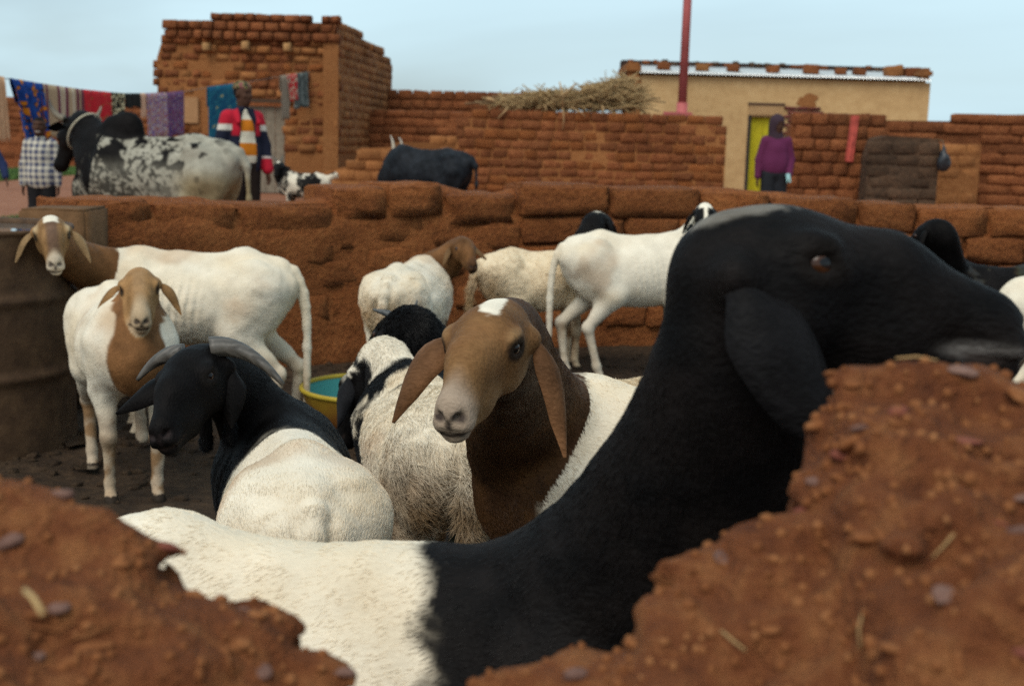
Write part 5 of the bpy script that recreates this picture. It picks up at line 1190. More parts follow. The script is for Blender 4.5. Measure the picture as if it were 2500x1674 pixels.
def coat_zebu(d):
    S, p, H = d['S'], d['P'], d['H']
    n1 = fbm(p, 9, 3, 31); n2 = fbm(p * V(1, 1, 1), 34, 2, 32); lowb = sstep(-p[:, 2], -1.12, -0.85)
    base = mixc(V(0.31, 0.29, 0.23), V(0.26, 0.205, 0.115), sstep(-p[:, 0], 0.25, 0.6) * sstep(-p[:, 2], -1.05, -0.80))
    top = sstep(n1 + 0.15 * sstep(p[:, 2], 1.0, 1.25), 0.16, 0.22); fine = sstep(n2 + 0.35 * sstep(p[:, 0], -0.25, 0.2) * lowb, 0.12, 0.30)
    k = np.maximum(top * (1 - 0.55 * lowb) * sstep(p[:, 0], -1.0, -0.55), 0.8 * fine * sstep(p[:, 0], -0.55, -0.2))
    c = mixc(base, BLACK * 1.4, np.clip(k, 0, 1))
    c = mixc(c, BLACK * 1.3, sstep(S + 0.12 * n1 + 0.05 * (p[:, 2] - 1.0), 0.06, 0.12))
    hmp = np.linalg.norm((p - V(0.34, 0, 1.38)) / V(1.3, 1, 0.9), axis=1)
    return mixc(c, BLACK * 1.3, sstep(-hmp, -0.23, -0.20))
bq = P(378, 420, 12.1)
bull, bhp, bcb, bnb = cow('bull', 'humped bull with black head and neck and grey speckled body behind the pen wall', (bq[0], bq[1]), 167, 0.97, P(168, 338, 12.6), CB(-0.55, 0.78, 0.42), CB(-0.2, -1, 0.25), coat_zebu, hump=1.05, seed=3, hs=1.05,
    horns=[((-0.02, 0.095, 0.07), ((-0.08, -0.02, 0), (-0.15, -0.10, 0), (-0.155, -0.20, 0)), 0.042, V(0.16, 0.13, 0.085), V(0.03, 0.025, 0.02)), ((-0.02, -0.095, 0.07), ((0.09, -0.0, 0), (0.17, -0.06, 0), (0.19, -0.17, 0)), 0.042, V(0.17, 0.15, 0.10), V(0.22, 0.20, 0.14))])
# rope round its neck
th = np.linspace(0, 2 * math.pi, 40); c0 = (bnb[5] + bnb[6]) / 2; tg = nrm(bnb[7] - bnb[4]); ra_ = nrm(np.cross(tg, V(0, 1, 0))); rb_ = np.cross(tg, ra_)
rp_ = np.array([c0 + ra_ * 0.215 * math.cos(t) + rb_ * 0.155 * math.sin(t) for t in th]); tv, tf = tube_np(rp_, 0.011, 7, False)
ropem = link('neck_rope', mesh_np('neck_rope', tv, tf), plain('pale_rope', (0.40, 0.36, 0.26), 0.9, 0.2, 60)); ropem.matrix_world = bull.matrix_basis; ropem.location = bull.location; ropem.rotation_euler = bull.rotation_euler
tag(ropem, 'pale rope tied round the black neck of the speckled bull', 'rope')
bq = P(1035, 440, 19.2)
cow('bull', 'black bull with pale upright horns standing before the ochre wall', (bq[0], bq[1]), 158, 0.87, P(962, 392, 19.9), CB(-0.45, 0.75, 0.35), CB(-0.2, -1, 0.2), lambda d: mixc(V(0.010, 0.012, 0.015), V(0.020, 0.023, 0.028), np.clip(0.5 + fbm(d['P'], 8, 3, 4), 0, 1)), hump=0.25, seed=6, vox=0.018, hs=0.85,
    horns=[((-0.02, 0.08, 0.07), ((0.0, -0.08, 0), (-0.01, -0.17, 0), (-0.05, -0.25, 0)), 0.030, V(0.55, 0.48, 0.36), V(0.6, 0.56, 0.47)), ((-0.02, -0.08, 0.07), ((0.05, -0.06, 0), (0.05, -0.16, 0), (-0.01, -0.24, 0)), 0.030, V(0.55, 0.48, 0.36), V(0.6, 0.56, 0.47))])
# spotted goat
def goat_spots(d, c):
    p, S = d['P'], d['S']; n = fbm(p, 7, 3, 51)
    w = sstep(n, 0.02, 0.10) * (S < 0.15); c = np.tile(BLACK * 1.5, (len(p), 1)); c = mixc(c, WHITE * 0.85, w)
    fine = sstep(fbm(p, 40, 2, 5), 0.1, 0.3) * (S < 0.1) * sstep(p[:, 0], -0.1, 0.1); c = mixc(c, WHITE * 0.7, fine * 0.7)
    H = d['H']; return mixc(c, WHITE, sstep(-np.linalg.norm((H - V(0.03, 0, 0.05)) / V(1.5, 1, 1), axis=1), -0.035, -0.02) * (S > 0.9))
gq = P(742, 470, 18.2)
def goat_tail(S, B, hp, s, hs): S.chain([B(-0.40, 0, 0.72), B(-0.50, 0, 0.78), B(-0.62, 0, 0.76)], [0.05 * s, 0.045 * s, 0.02 * s], 0.02)
sheep('goat', 'small black and white spotted goat behind the pen wall beside the man', (gq[0], gq[1]), 172, 0.93, P(678, 408, 18.1), CB(-0.05, 0.6, -0.8), CB(0, -1, -0.4), coat_split(BLACK * 1.3, BLACK * 1.3, WHITE, at=0, spots=goat_spots, tint=0), hs=1.1, vox=0.012, cat='goat', tail=0, extra=goat_tail, fat=1.2,
      ears={1: ((0.05, 0.0, 0), (0.12, 0.035, 0), (0.2, -0.8, -0.6)), -1: ((-0.05, 0.0, 0), (-0.12, 0.035, 0), (-0.2, -0.8, -0.6))}, ear_w=0.032, ear_col=BLACK * 2,
      horns=[((0.0, 0.03, 0.05), ((0.01, -0.03, 0), (0.02, -0.06, 0), (0.05, -0.10, 0)), 0.014, V(0.08, 0.08, 0.07)), ((0.0, -0.03, 0.05), ((-0.01, -0.03, 0), (-0.03, -0.06, 0), (-0.07, -0.09, 0)), 0.014, V(0.08, 0.08, 0.07))], fur=9000, fur_len=0.02, fur_rad=0.002, seed=51)

# ---------------------------------------------------------------- people
SKIN = V(0.095, 0.050, 0.034)
def cloth_mat(name, scale=160):
    m, nt, b = new_mat(name); a = N(nt, 'ShaderNodeAttribute', _attribute_name='Col'); t = N(nt, 'ShaderNodeTexCoord')
    n = N(nt, 'ShaderNodeTexNoise', Scale=scale, Detail=2.0); nt.links.new(t.outputs['Object'], n.inputs['Vector'])
    r = ramp(nt, n.outputs['Fac'], [(0.3, (0.8, 0.8, 0.8)), (0.7, (1.1, 1.1, 1.1))]); mu = N(nt, 'ShaderNodeMixRGB', _blend_type='MULTIPLY'); mu.inputs[0].default_value = 1
    nt.links.new(a.outputs['Color'], mu.inputs[1]); nt.links.new(r.outputs[0], mu.inputs[2]); nt.links.new(mu.outputs[0], b.inputs['Base Color'])
    b.inputs['Roughness'].default_value = 0.9; b.inputs['Specular IOR Level'].default_value = 0.15
    return m
CLOTH = cloth_mat('garment_cloth'); SKINM = hide_mat('skin', 0.1, 0.55, 400)
def person(label, base, heading, h, top_fn, legs_col, top_hem=0.86, arms=None, head_turn=0.0, head_nod=0.1, sleeve=1.0, vox=0.0095, loose=0.022, hair=BLACK, hood=None, cap=None, jacket=None, smile=False, skin=SKIN, leg_fn=None, child=False):
    s = h / 1.75; root = thing('person', label, 'person', (base[0], base[1], 0), R_(heading))
    B = lambda x, y, z: V(x, y, z) * s; hk = 1.12 if child else 1.0
    arms = arms or {1: ((0.0, 0.215, 1.14), (0.03, 0.215, 0.89)), -1: ((0.0, -0.215, 1.14), (0.03, -0.215, 0.89))}
    lo, hi = B(-0.40, -0.50, -0.02), B(0.50, 0.50, 1.92)
    S = SDF(lo, hi, vox * s)
    for z, rx, ry in ((1.0, 0.105, 0.150), (1.15, 0.100, 0.140), (1.30, 0.110, 0.160)): S.ell(B(0, 0, z), V(rx, ry, 0.15) * s, k=0.06)
    S.cone(B(0, -0.13, 1.42), B(0, 0.13, 1.42), 0.058 * s, 0.062 * s, 0.05); S.cone(B(-0.01, 0, 1.40), B(0.015, 0, 1.56), 0.058 * s, 0.053 * s, 0.03)
    ct, st_ = math.cos(head_turn), math.sin(head_turn); cn, sn = math.cos(head_nod), math.sin(head_nod)
    fx = V(ct * cn, st_ * cn, -sn); fy = V(-st_, ct, 0); fz = np.cross(fx, fy); Rh = np.stack([fx, fy, fz], 1); hc = B(0.02, 0, 1.64); hp = lambda c: hc + Rh @ (V(*c) * s * hk)
    E = lambda c, r, k=0.015, sub=False: S.ell(hp(c), V(*r) * s * hk, Rh, k, sub)
    E((-0.008, 0, 0.025), (0.098, 0.076, 0.092), 0.03); E((0.022, 0, -0.045), (0.070, 0.060, 0.075), 0.03); E((0.055, 0, -0.092), (0.026, 0.030, 0.022), 0.02)
    E((0.092, 0, -0.022), (0.020, 0.016, 0.022), 0.012); E((0.075, 0, 0.006), (0.020, 0.010, 0.030), 0.01); E((0.080, 0, -0.063), (0.014, 0.026, 0.013), 0.008)
    E((0.072, 0, 0.036), (0.020, 0.052, 0.012), 0.014)
    for q in (1, -1):
        E((0.056, q * 0.040, -0.022), (0.024, 0.022, 0.022), 0.015); E((-0.005, q * 0.078, -0.008), (0.020, 0.010, 0.032), 0.008); E((0.092, q * 0.030, 0.012), (0.018, 0.017, 0.011), 0.008, True)
        sh = B(0, q * 0.160, 1.415); el = B(*arms[q][0]); wr = B(*arms[q][1])
        S.cone(sh, el, 0.052 * s, 0.042 * s, 0.03); S.cone(el, wr, 0.042 * s, 0.028 * s, 0.02)
        fd = nrm(wr - el); pl_ = wr + fd * 0.055 * s; sd = nrm(np.cross(fd, V(0, 1, 0))); S.cone(wr, pl_ + fd * 0.02 * s, 0.026 * s, 0.032 * s, 0.01, V(0, 1, 0), 0.55)
        for k, (off, ln_) in enumerate(((-0.026, 0.062), (-0.009, 0.075), (0.009, 0.070), (0.026, 0.055))):
            f0 = pl_ + fd * 0.035 * s + sd * off * s; f1 = f0 + fd * ln_ * 0.55 * s; f2 = f1 + nrm(fd + V(0, -q * 0.5, 0)) * ln_ * 0.5 * s
            S.cone(f0, f1, 0.0105 * s, 0.010 * s, 0.004); S.cone(f1, f2, 0.010 * s, 0.009 * s, 0.004)
        t0 = pl_ - sd * 0.03 * s; S.cone(wr + fd * 0.02 * s - sd * 0.018 * s, t0 - sd * 0.012 * s + fd * 0.02 * s, 0.013 * s, 0.011 * s, 0.006); S.cone(t0 - sd * 0.012 * s + fd * 0.02 * s, t0 - sd * 0.006 * s + fd * 0.05 * s, 0.011 * s, 0.009 * s, 0.004)
        S.chain([B(0, q * 0.085, 0.95), B(0.01, q * 0.095, 0.50), B(-0.01, q * 0.10, 0.09)], [0.090 * s, 0.055 * s, 0.036 * s], 0.03); S.cone(B(-0.03, q * 0.10, 0.045), B(0.15, q * 0.115, 0.035), 0.040 * s, 0.032 * s, 0.02)
    v, f = S.mesh(1); me = mesh_np('body', v, f); H = (v - hc) @ Rh / (s * hk); c = np.tile(skin, (len(v), 1)) * (1 + 0.15 * fbm(v, 30, 2, 3))[:, None]
    inhead = np.linalg.norm(H, axis=1) < 0.17
    hairm = inhead * np.maximum(sstep(H[:, 2], 0.060, 0.072), sstep(-H[:, 0], 0.005, 0.02) * (H[:, 2] > -0.03) * (np.abs(H[:, 1]) < 0.082)); c = mixc(c, hair, hairm * 0.95)
    mo = inhead * sstep(-np.abs(H[:, 2] + 0.066), -0.012, -0.006) * (H[:, 0] > 0.072); c = mixc(c, V(0.10, 0.05, 0.045), 0.6 * mo)
    if smile: c = mixc(c, V(0.65, 0.60, 0.52), 0.9 * inhead * sstep(-np.abs(H[:, 2] + 0.064), -0.007, -0.004) * (H[:, 0] > 0.070) * (np.abs(H[:, 1]) < 0.024))
    set_col(me, c); link('body', me, SKINM, root)
    for q in (1, -1):
        e = link('eye', sphere_mesh('eye_ball'), EYE, root); e.matrix_local = Matrix.Translation(Vector(hp((0.070, q * 0.031, 0.012)))) @ Matrix(Rh.tolist()).to_4x4() @ Matrix.Rotation(math.pi / 2, 4, 'Y') @ Matrix.Scale(0.0125 * s, 4)
    def garment(name, fn, colf, sm=1, disp=0.006):
        G = SDF(lo, hi, vox * s); fn(G); G.displace(lambda p: disp * fbm(p * V(1, 1, 0.6), 14, 3, 7)); gv, gf = G.mesh(sm); gm = mesh_np(name, gv, gf); set_col(gm, colf(gv / s)); return link(name, gm, CLOTH, root)
    def torso(G, ex, hem, slv=1.0, hi_=1.40):
        G.ell(B(0, 0, 1.28), V(0.115 + ex, 0.155 + ex, 0.16) * s, k=0.06); G.ell(B(0, 0, 1.08), V(0.115 + ex, 0.148 + ex, 0.20) * s, k=0.08); G.cone(B(0, -0.120, 1.400), B(0, 0.120, 1.400), (0.058 + ex * 0.7) * s, (0.058 + ex * 0.7) * s, 0.05)
        G.cone(B(0, -0.055, hem + 0.09), B(0, 0.055, hem + 0.09), (0.112 + ex) * s, (0.112 + ex) * s, 0.06); G.cone(B(0, -0.055, hem + 0.2), B(0, 0.055, hem + 0.2), (0.112 + ex) * s, (0.112 + ex) * s, 0.06)
        for q in (1, -1):
            sh = B(0, q * 0.158, 1.405); el = B(*arms[q][0]); wr = B(*arms[q][1]); G.cone(sh, el, (0.054 + ex * 0.8) * s, (0.046 + ex * 0.8) * s, 0.025)
            if slv > 0.5: G.cone(el, el + (wr - el) * slv, (0.046 + ex * 0.8) * s, (0.034 + ex * 0.8) * s, 0.02)
        X, Y, Z = G._xyz((slice(None),) * 3); G.d = np.maximum(G.d, np.where((np.abs(Y) < 0.19 * s) & (Z < 1.2 * s), hem * s - Z, -1).astype(np.float32) + 0 * X.astype(np.float32))
        G.cone(B(0, 0, 1.40), B(0.01, 0, 1.47), (0.066 + ex * 0.4) * s, (0.062 + ex * 0.3) * s, 0.03)
    def pants(G):
        G.ell(B(0, 0, 0.95), V(0.125, 0.165, 0.12) * s, k=0.05)
        for q in (1, -1): G.chain([B(0, q * 0.085, 0.93), B(0.01, q * 0.10, 0.50), B(-0.005, q * 0.105, 0.10)], [0.112 * s, 0.082 * s, 0.070 * s], 0.04)
    garment('trousers', pants, leg_fn or (lambda p: np.tile(legs_col, (len(p), 1)) * (1 + 0.25 * fbm(p, 9, 3, 5))[:, None]))
    garment('shirt', lambda G: torso(G, loose * (0.35 if jacket else 1.0), top_hem, sleeve), top_fn)
    if jacket:
        def jk(G):
            torso(G, loose + 0.008, top_hem - 0.04, 1.0)
            w = jacket['gap']; G.ell(B(0.22, w[2], 1.0), V(0.22, w[0], 0.66) * s, k=0.02, sub=True)
            for q in (1, -1): G.cone(B(0.06, q * 0.075, 1.47), B(0.13, q * 0.115, 1.36), 0.030 * s, 0.022 * s, 0.02)
        garment('jacket', jk, jacket['col'])
    if hood is not None:
        def hd(G):
            G.ell(hp((-0.025, 0, 0.020)), V(0.120, 0.102, 0.125) * s, Rh, 0.03); G.cone(hp((-0.03, 0, -0.08)), B(-0.03, 0, 1.42), 0.098 * s, 0.115 * s, 0.05); G.ell(hp((0.105, 0, -0.028)), V(0.090, 0.058, 0.090) * s, Rh, 0.015, True)
        garment('hood', hd, lambda p: np.tile(hood, (len(p), 1)))
    if cap is not None:
        def cp(G):
            G.ell(hp((-0.015, 0, 0.060)), V(0.102, 0.084, 0.068) * s, Rh, 0.02); G.ell(hp((0.02, 0, -0.028)), V(0.16, 0.14, 0.085) * s, Rh, 0.01, True)
        garment('knit_cap', cp, cap)
    return root, B, hp
def c_const(c): return lambda p: np.tile(np.asarray(c), (len(p), 1)) * (1 + 0.2 * fbm(p, 8, 3, 5))[:, None]
def sweater(p):
    k = np.floor((p[:, 2] - 0.80) / 0.118).astype(int) % 2; rib = 1 + 0.10 * np.sin(p[:, 1] * 420)
    return np.where(k[:, None] == 0, V(0.55, 0.17, 0.012), V(0.68, 0.62, 0.48)) * rib[:, None]
def jacket_c(p):
    c = np.tile(V(0.012, 0.014, 0.028), (len(p), 1)); arm = sstep(np.abs(p[:, 1]), 0.150, 0.165)
    red = sstep(p[:, 2] - 0.5 * (np.abs(p[:, 1]) - 0.10) * 0, 1.22, 1.24) * (1 - arm) * sstep(np.abs(p[:, 1]), 0.085, 0.095); c = mixc(c, V(0.42, 0.014, 0.030), red)
    c = mixc(c, V(0.42, 0.014, 0.030), arm * sstep(p[:, 2], 1.335, 1.345)); c = mixc(c, V(0.62, 0.58, 0.50), arm * sstep(p[:, 2], 1.275, 1.283) * sstep(-p[:, 2], -1.343, -1.337))
    c = mixc(c, V(0.42, 0.014, 0.030), arm * sstep(-p[:, 2], -1.01, -1.00)); return mixc(c, V(0.6, 0.5, 0.45), arm * sstep(-np.abs(p[:, 2] - 1.02), -0.012, -0.007))
def capc(p):
    n = fbm(p, 40, 2, 9); return np.where((n > 0.15)[:, None], V(0.20, 0.07, 0.07), np.where((n < -0.1)[:, None], V(0.03, 0.03, 0.02), V(0.20, 0.19, 0.07)))
mp_ = P(592, 420, 12.9)
person('man in navy and red jacket open over an orange and white striped sweater', (mp_[0], mp_[1]), -48, 1.82, sweater, V(0.022, 0.014, 0.011), arms={1: ((0.02, 0.235, 1.13), (0.09, 0.235, 0.90)), -1: ((-0.03, -0.225, 1.14), (-0.02, -0.215, 0.90))}, head_turn=0.35, head_nod=0.05,
       jacket=dict(gap=(0.105, 0, 0.0), col=jacket_c), cap=capc, top_hem=0.90, skin=SKIN * 0.85)
def plaid(p):
    a = (np.mod(p[:, 1] + 0.3 * p[:, 0], 0.085) < 0.042).astype(float); b = (np.mod(p[:, 2], 0.085) < 0.042).astype(float); k = (a + b) / 2
    return mixc(V(0.56, 0.52, 0.42), V(0.055, 0.065, 0.12), k)
bp_ = P(100, 400, 13.6)
person('smiling boy in a blue and white checked shirt left of the bull', (bp_[0], bp_[1]), -84, 1.40, plaid, V(0.014, 0.013, 0.014), top_hem=0.80, smile=True, loose=0.026, head_nod=-0.05, child=True, skin=SKIN * 0.7, arms={1: ((0.0, 0.215, 1.12), (0.0, 0.220, 0.86)), -1: ((0.0, -0.225, 1.12), (0.02, -0.24, 0.86))})
pq = P(1892, 400, 17.6)
pr_, pB, _ = person('man in a purple hooded knit jacket standing in front of the yellow curtain', (pq[0], pq[1]), -86, 1.74, lambda p: np.tile(V(0.105, 0.020, 0.062), (len(p), 1)) * (1 + 0.25 * np.sin(p[:, 2] * 160) * np.sin(p[:, 1] * 120))[:, None], V(0.018, 0.020, 0.024), top_hem=0.93, hood=V(0.045, 0.028, 0.038), skin=SKIN * 0.8,
       head_turn=0.35, head_nod=0.22, loose=0.02, arms={1: ((0.0, 0.225, 1.14), (0.10, 0.185, 0.93)), -1: ((-0.02, -0.225, 1.14), (0.0, -0.24, 0.90))})
bm = bmesh.new(); bm_box(bm, (0, 0, 0), (0.012, 0.06, 0.13)); bmesh.ops.bevel(bm, geom=bm.edges[:], offset=0.004, segments=2, affect='EDGES')
hq = np.array(pr_.matrix_basis.to_3x3() @ Vector(pB(0.155, 0.165, 0.885))) + np.array(pr_.location)
a_ = R_(-86); hq = np.array(pr_.location) + np.array([math.cos(a_) * pB(0.155, 0, 0)[0] - math.sin(a_) * pB(0, 0.165, 0)[1], math.sin(a_) * pB(0.155, 0, 0)[0] + math.cos(a_) * pB(0, 0.165, 0)[1], pB(0, 0, 0.885)[2]])
ph = from_bm('phone', bm, plain('pale_cyan_plastic', (0.35, 0.62, 0.62), 0.4, 0.05), None, False, hq); ph.rotation_euler = (0.2, 0, a_); tag(ph, 'pale cyan phone in the hand of the man in purple', 'phone')
lq = P(-46, 400, 14.2)
person('person in navy top and yellow trousers at the far left edge by the washing line', (lq[0], lq[1]), -70, 1.35, c_const(V(0.02, 0.03, 0.08)), V(0.55, 0.38, 0.01), top_hem=0.98, child=True, arms={1: ((0.05, 0.30, 1.12), (0.14, 0.34, 0.95)), -1: ((0.0, -0.26, 1.12), (0.03, -0.27, 0.86))}, leg_fn=c_const(V(0.55, 0.38, 0.01)))
# ---------------------------------------------------------------- washing line
LINE = [(-60, 176, 14.6), (0, 190, 15.2), (75, 203, 16.1), (150, 215, 17.0), (230, 225, 18.0), (310, 231, 19.2), (400, 229, 20.6), (450, 224, 21.5), (520, 212, 22.6), (600, 202, 24.0), (690, 186, 25.4), (760, 176, 26.5)]
lp = np.array([P(u, v_, D) for u, v_, D in LINE]); luv = np.array(LINE)
fine_u = np.linspace(-60, 760, 90); lpf = np.stack([np.interp(fine_u, luv[:, 0], lp[:, k]) for k in range(3)], 1)
lpf = np.vstack([lpf, [[lpf[-1, 0] + 0.05, TY - 0.02, lpf[-1, 2]]]])
tv, tf = tube_np(lpf, 0.006, 6); tag(link('washing_line', mesh_np('washing_line', tv, tf), plain('line_cord', (0.15, 0.13, 0.11))), 'thin washing line strung from the left edge to the tall ruin', 'clothesline')
def at_line(u): return V(*[np.interp(u, luv[:, 0], lp[:, k]) for k in range(3)]), float(np.interp(u, luv[:, 0], luv[:, 2]))
def pat_mat(name, fn):
    m, nt, b = new_mat(name); a = N(nt, 'ShaderNodeAttribute', _attribute_name='Col'); s_ = N(nt, 'ShaderNodeSeparateColor'); nt.links.new(a.outputs['Color'], s_.inputs[0])
    c = N(nt, 'ShaderNodeCombineXYZ'); nt.links.new(s_.outputs[0], c.inputs[0]); nt.links.new(s_.outputs[1], c.inputs[1]); o = fn(nt, c.outputs[0], s_); nt.links.new(o, b.inputs['Base Color'])
    b.inputs['Roughness'].default_value = 0.9; b.inputs['Specular IOR Level'].default_value = 0.1
    return m
def scaled(nt, vec, sx, sy): q = N(nt, 'ShaderNodeMapping'); q.inputs['Scale'].default_value = (sx, sy, 1); nt.links.new(vec, q.inputs[0]); return q.outputs[0]
def spots_pat(stops, scale, sy=1.3, kind='noise'):
    def f(nt, vec, s_):
        if kind == 'noise': n = N(nt, 'ShaderNodeTexNoise', Scale=scale, Detail=1.0); o = n.outputs['Fac']
        else: n = N(nt, 'ShaderNodeTexVoronoi', Scale=scale); o = n.outputs['Distance']
        nt.links.new(scaled(nt, vec, 1, sy), n.inputs['Vector']); return ramp(nt, o, stops).outputs[0]
    return f
def stripes_pat(stops):
    def f(nt, vec, s_):
        r = ramp(nt, s_.outputs[0], stops); r.color_ramp.interpolation = 'CONSTANT'; return r.outputs[0]
    return f
def flat_pat(c, var=0.12):
    return lambda nt, vec, s_: spots_pat([(0.3, tuple(x * (1 - var) for x in c)), (0.7, tuple(min(1, x * (1 + var)) for x in c))], 6)(nt, vec, s_)
def hang(name, label, cat, u0, u1, vbot, pat, seed=1, amp=0.03, waves=3, back=0.35, taper=0.0, shift=0.0):
    """cloth folded over the line between photo columns u0 and u1, its front edge reaching photo row vbot"""
    a, Da = at_line(u0); b, Db = at_line(u1); mid = (a + b) / 2; D = (Da + Db) / 2; um = (u0 + u1) / 2
    low = P(um, vbot, D); hgt = mid[2] - low[2]; w = np.linalg.norm(b - a); nu, nf, nb_ = 26, 12, 6
    ts = np.linspace(0, 1, nu); rg_ = np.random.default_rng(seed); ph_ = rg_.uniform(0, 6, 3); out = nrm(V(-(b - a)[1] * -1, -(b - a)[0], 0)); out = V((b - a)[1], -(b - a)[0], 0) / np.linalg.norm((b - a)[:2]); out = out if out[1] < 0 else -out
    rows = []
    prof_ = [(-back * hgt * k / nb_, -1) for k in range(nb_, 0, -1)] + [(0.012, -0.4), (0.014, 0.4)] + [(-hgt * k / nf, 1) for k in range(1, nf + 1)]
    UV_ = []
    for j, (dz, sd) in enumerate(prof_):
        fr = min(1, -dz / hgt) if dz < 0 else 0; wav = amp * (0.25 + fr) * (np.sin(2 * math.pi * waves * ts + ph_[0]) + 0.4 * np.sin(2 * math.pi * waves * 2.3 * ts + ph_[1]))
        base = a[None] + (b - a)[None] * (0.5 + (ts - 0.5) * (1 - taper * fr) + shift * fr)[:, None]; ln = np.stack([np.interp(ts, [0, 1], [a[2], b[2]])], 1)
        q = base + out[None] * (0.018 * sd + wav * (0.5 if sd < 0 else 1))[:, None]; q[:, 2] += dz + 0.02 * np.sin(ts * 9 + ph_[2]) * fr
        rows.append(q); UV_.append(np.stack([ts, np.full(nu, fr if sd > 0 else -fr * 0.5 + 0.0), 0 * ts], 1))
    v = np.concatenate(rows); uv = np.concatenate(UV_); m_ = len(rows); i = (np.arange(m_ - 1)[:, None] * nu + np.arange(nu - 1)[None]).ravel(); f = np.stack([i, i + 1, i + nu + 1, i + nu], 1)
    me = mesh_np(name, v - mid, f); set_col(me, np.clip(uv, 0, 1)); o = link(name, me, pat_mat(label[:24], pat), None, mid); md = o.modifiers.new('thick', 'SOLIDIFY'); md.thickness = 0.005; md.offset = 0
    return tag(o, label, cat, 'washing on the line')
BEI = (0.42, 0.30, 0.18); MAR = (0.16, 0.045, 0.06); CRE = (0.55, 0.45, 0.32)
hang('cloth', 'peach cloth at the left end of the washing line', 'cloth', -22, 8, 345, flat_pat((0.62, 0.36, 0.20)), 1)
hang('cloth', 'royal blue wax-print cloth with orange motifs on the line', 'cloth', 22, 98, 350, spots_pat([(0.40, (0.012, 0.045, 0.20)), (0.50, (0.02, 0.075, 0.30)), (0.56, (0.01, 0.012, 0.03)), (0.60, (0.60, 0.20, 0.015))], 5.0), 2, amp=0.05, taper=0.35, shift=0.25)
hang('cloth', 'beige cloth with maroon stripes on the line behind the boy', 'cloth', 95, 200, 340, stripes_pat([(0, MAR), (0.06, BEI), (0.10, MAR), (0.16, BEI), (0.36, MAR), (0.42, CRE), (0.47, BEI), (0.52, CRE), (0.56, MAR), (0.63, BEI), (0.70, CRE), (0.76, BEI), (0.82, MAR), (0.9, BEI), (0.94, MAR)]), 3, amp=0.02)
hang('cloth', 'bright red cloth on the line behind the bull horns', 'cloth', 198, 268, 328, spots_pat([(0.45, (0.50, 0.022, 0.030)), (0.60, (0.56, 0.03, 0.035)), (0.66, (0.30, 0.08, 0.03))], 7.0), 4, amp=0.02)
hang('cloth', 'black and cream patterned cloth beside the red cloth', 'cloth', 268, 303, 296, spots_pat([(0.42, (0.02, 0.02, 0.018)), (0.48, (0.10, 0.075, 0.03)), (0.55, (0.60, 0.52, 0.32))], 6.0), 5, taper=0.1)
hang('cloth', 'short black cloth on the line above the bull hump', 'cloth', 303, 339, 262, flat_pat((0.022, 0.022, 0.020)), 6, amp=0.02)
hang('strap', 'narrow peach strap of cloth hanging from the line', 'cloth', 339, 352, 286, flat_pat((0.62, 0.38, 0.25)), 7, amp=0.01, taper=0.3)
FLO = [(0.36, (0.12, 0.07, 0.24)), (0.44, (0.42, 0.36, 0.46)), (0.50, (0.34, 0.05, 0.10)), (0.56, (0.34, 0.22, 0.08)), (0.63, (0.45, 0.40, 0.45))]
hang('cloth', 'pale lilac floral cloth on the line', 'cloth', 353, 405, 335, spots_pat(FLO, 13.0), 8, amp=0.02)
hang('cloth', 'dark violet floral cloth on the line next to the ruin', 'cloth', 405, 447, 332, spots_pat([(0.36, (0.05, 0.035, 0.13)), (0.46, (0.14, 0.09, 0.20)), (0.52, (0.24, 0.03, 0.13)), (0.58, (0.15, 0.10, 0.06)), (0.66, (0.26, 0.22, 0.34))], 14.0), 9, amp=0.02)
hang('towel', 'blue-green towel hanging on the line behind the man in the jacket', 'towel', 506, 592, 336, spots_pat([(0.40, (0.012, 0.085, 0.16)), (0.55, (0.018, 0.13, 0.20)), (0.64, (0.02, 0.15, 0.19)), (0.70, (0.50, 0.42, 0.18))], 6.0), 10, amp=0.02)
hang('trousers', 'beige-grey trousers leg hanging by the ruin door', 'clothing', 683, 704, 292, flat_pat((0.26, 0.21, 0.155)), 11, amp=0.015, taper=0.1)
hang('shirt', 'red and cream garment on the line by the ruin door', 'clothing', 698, 722, 246, spots_pat([(0.45, (0.50, 0.02, 0.03)), (0.52, (0.55, 0.45, 0.32)), (0.60, (0.45, 0.03, 0.03))], 3.0), 12, amp=0.03, taper=0.2, shift=0.1)
hang('shirt', 'grey-green shirt at the right end of the washing line', 'clothing', 720, 753, 262, spots_pat([(0.4, (0.07, 0.085, 0.08)), (0.6, (0.14, 0.16, 0.15))], 4.0), 13, amp=0.035)

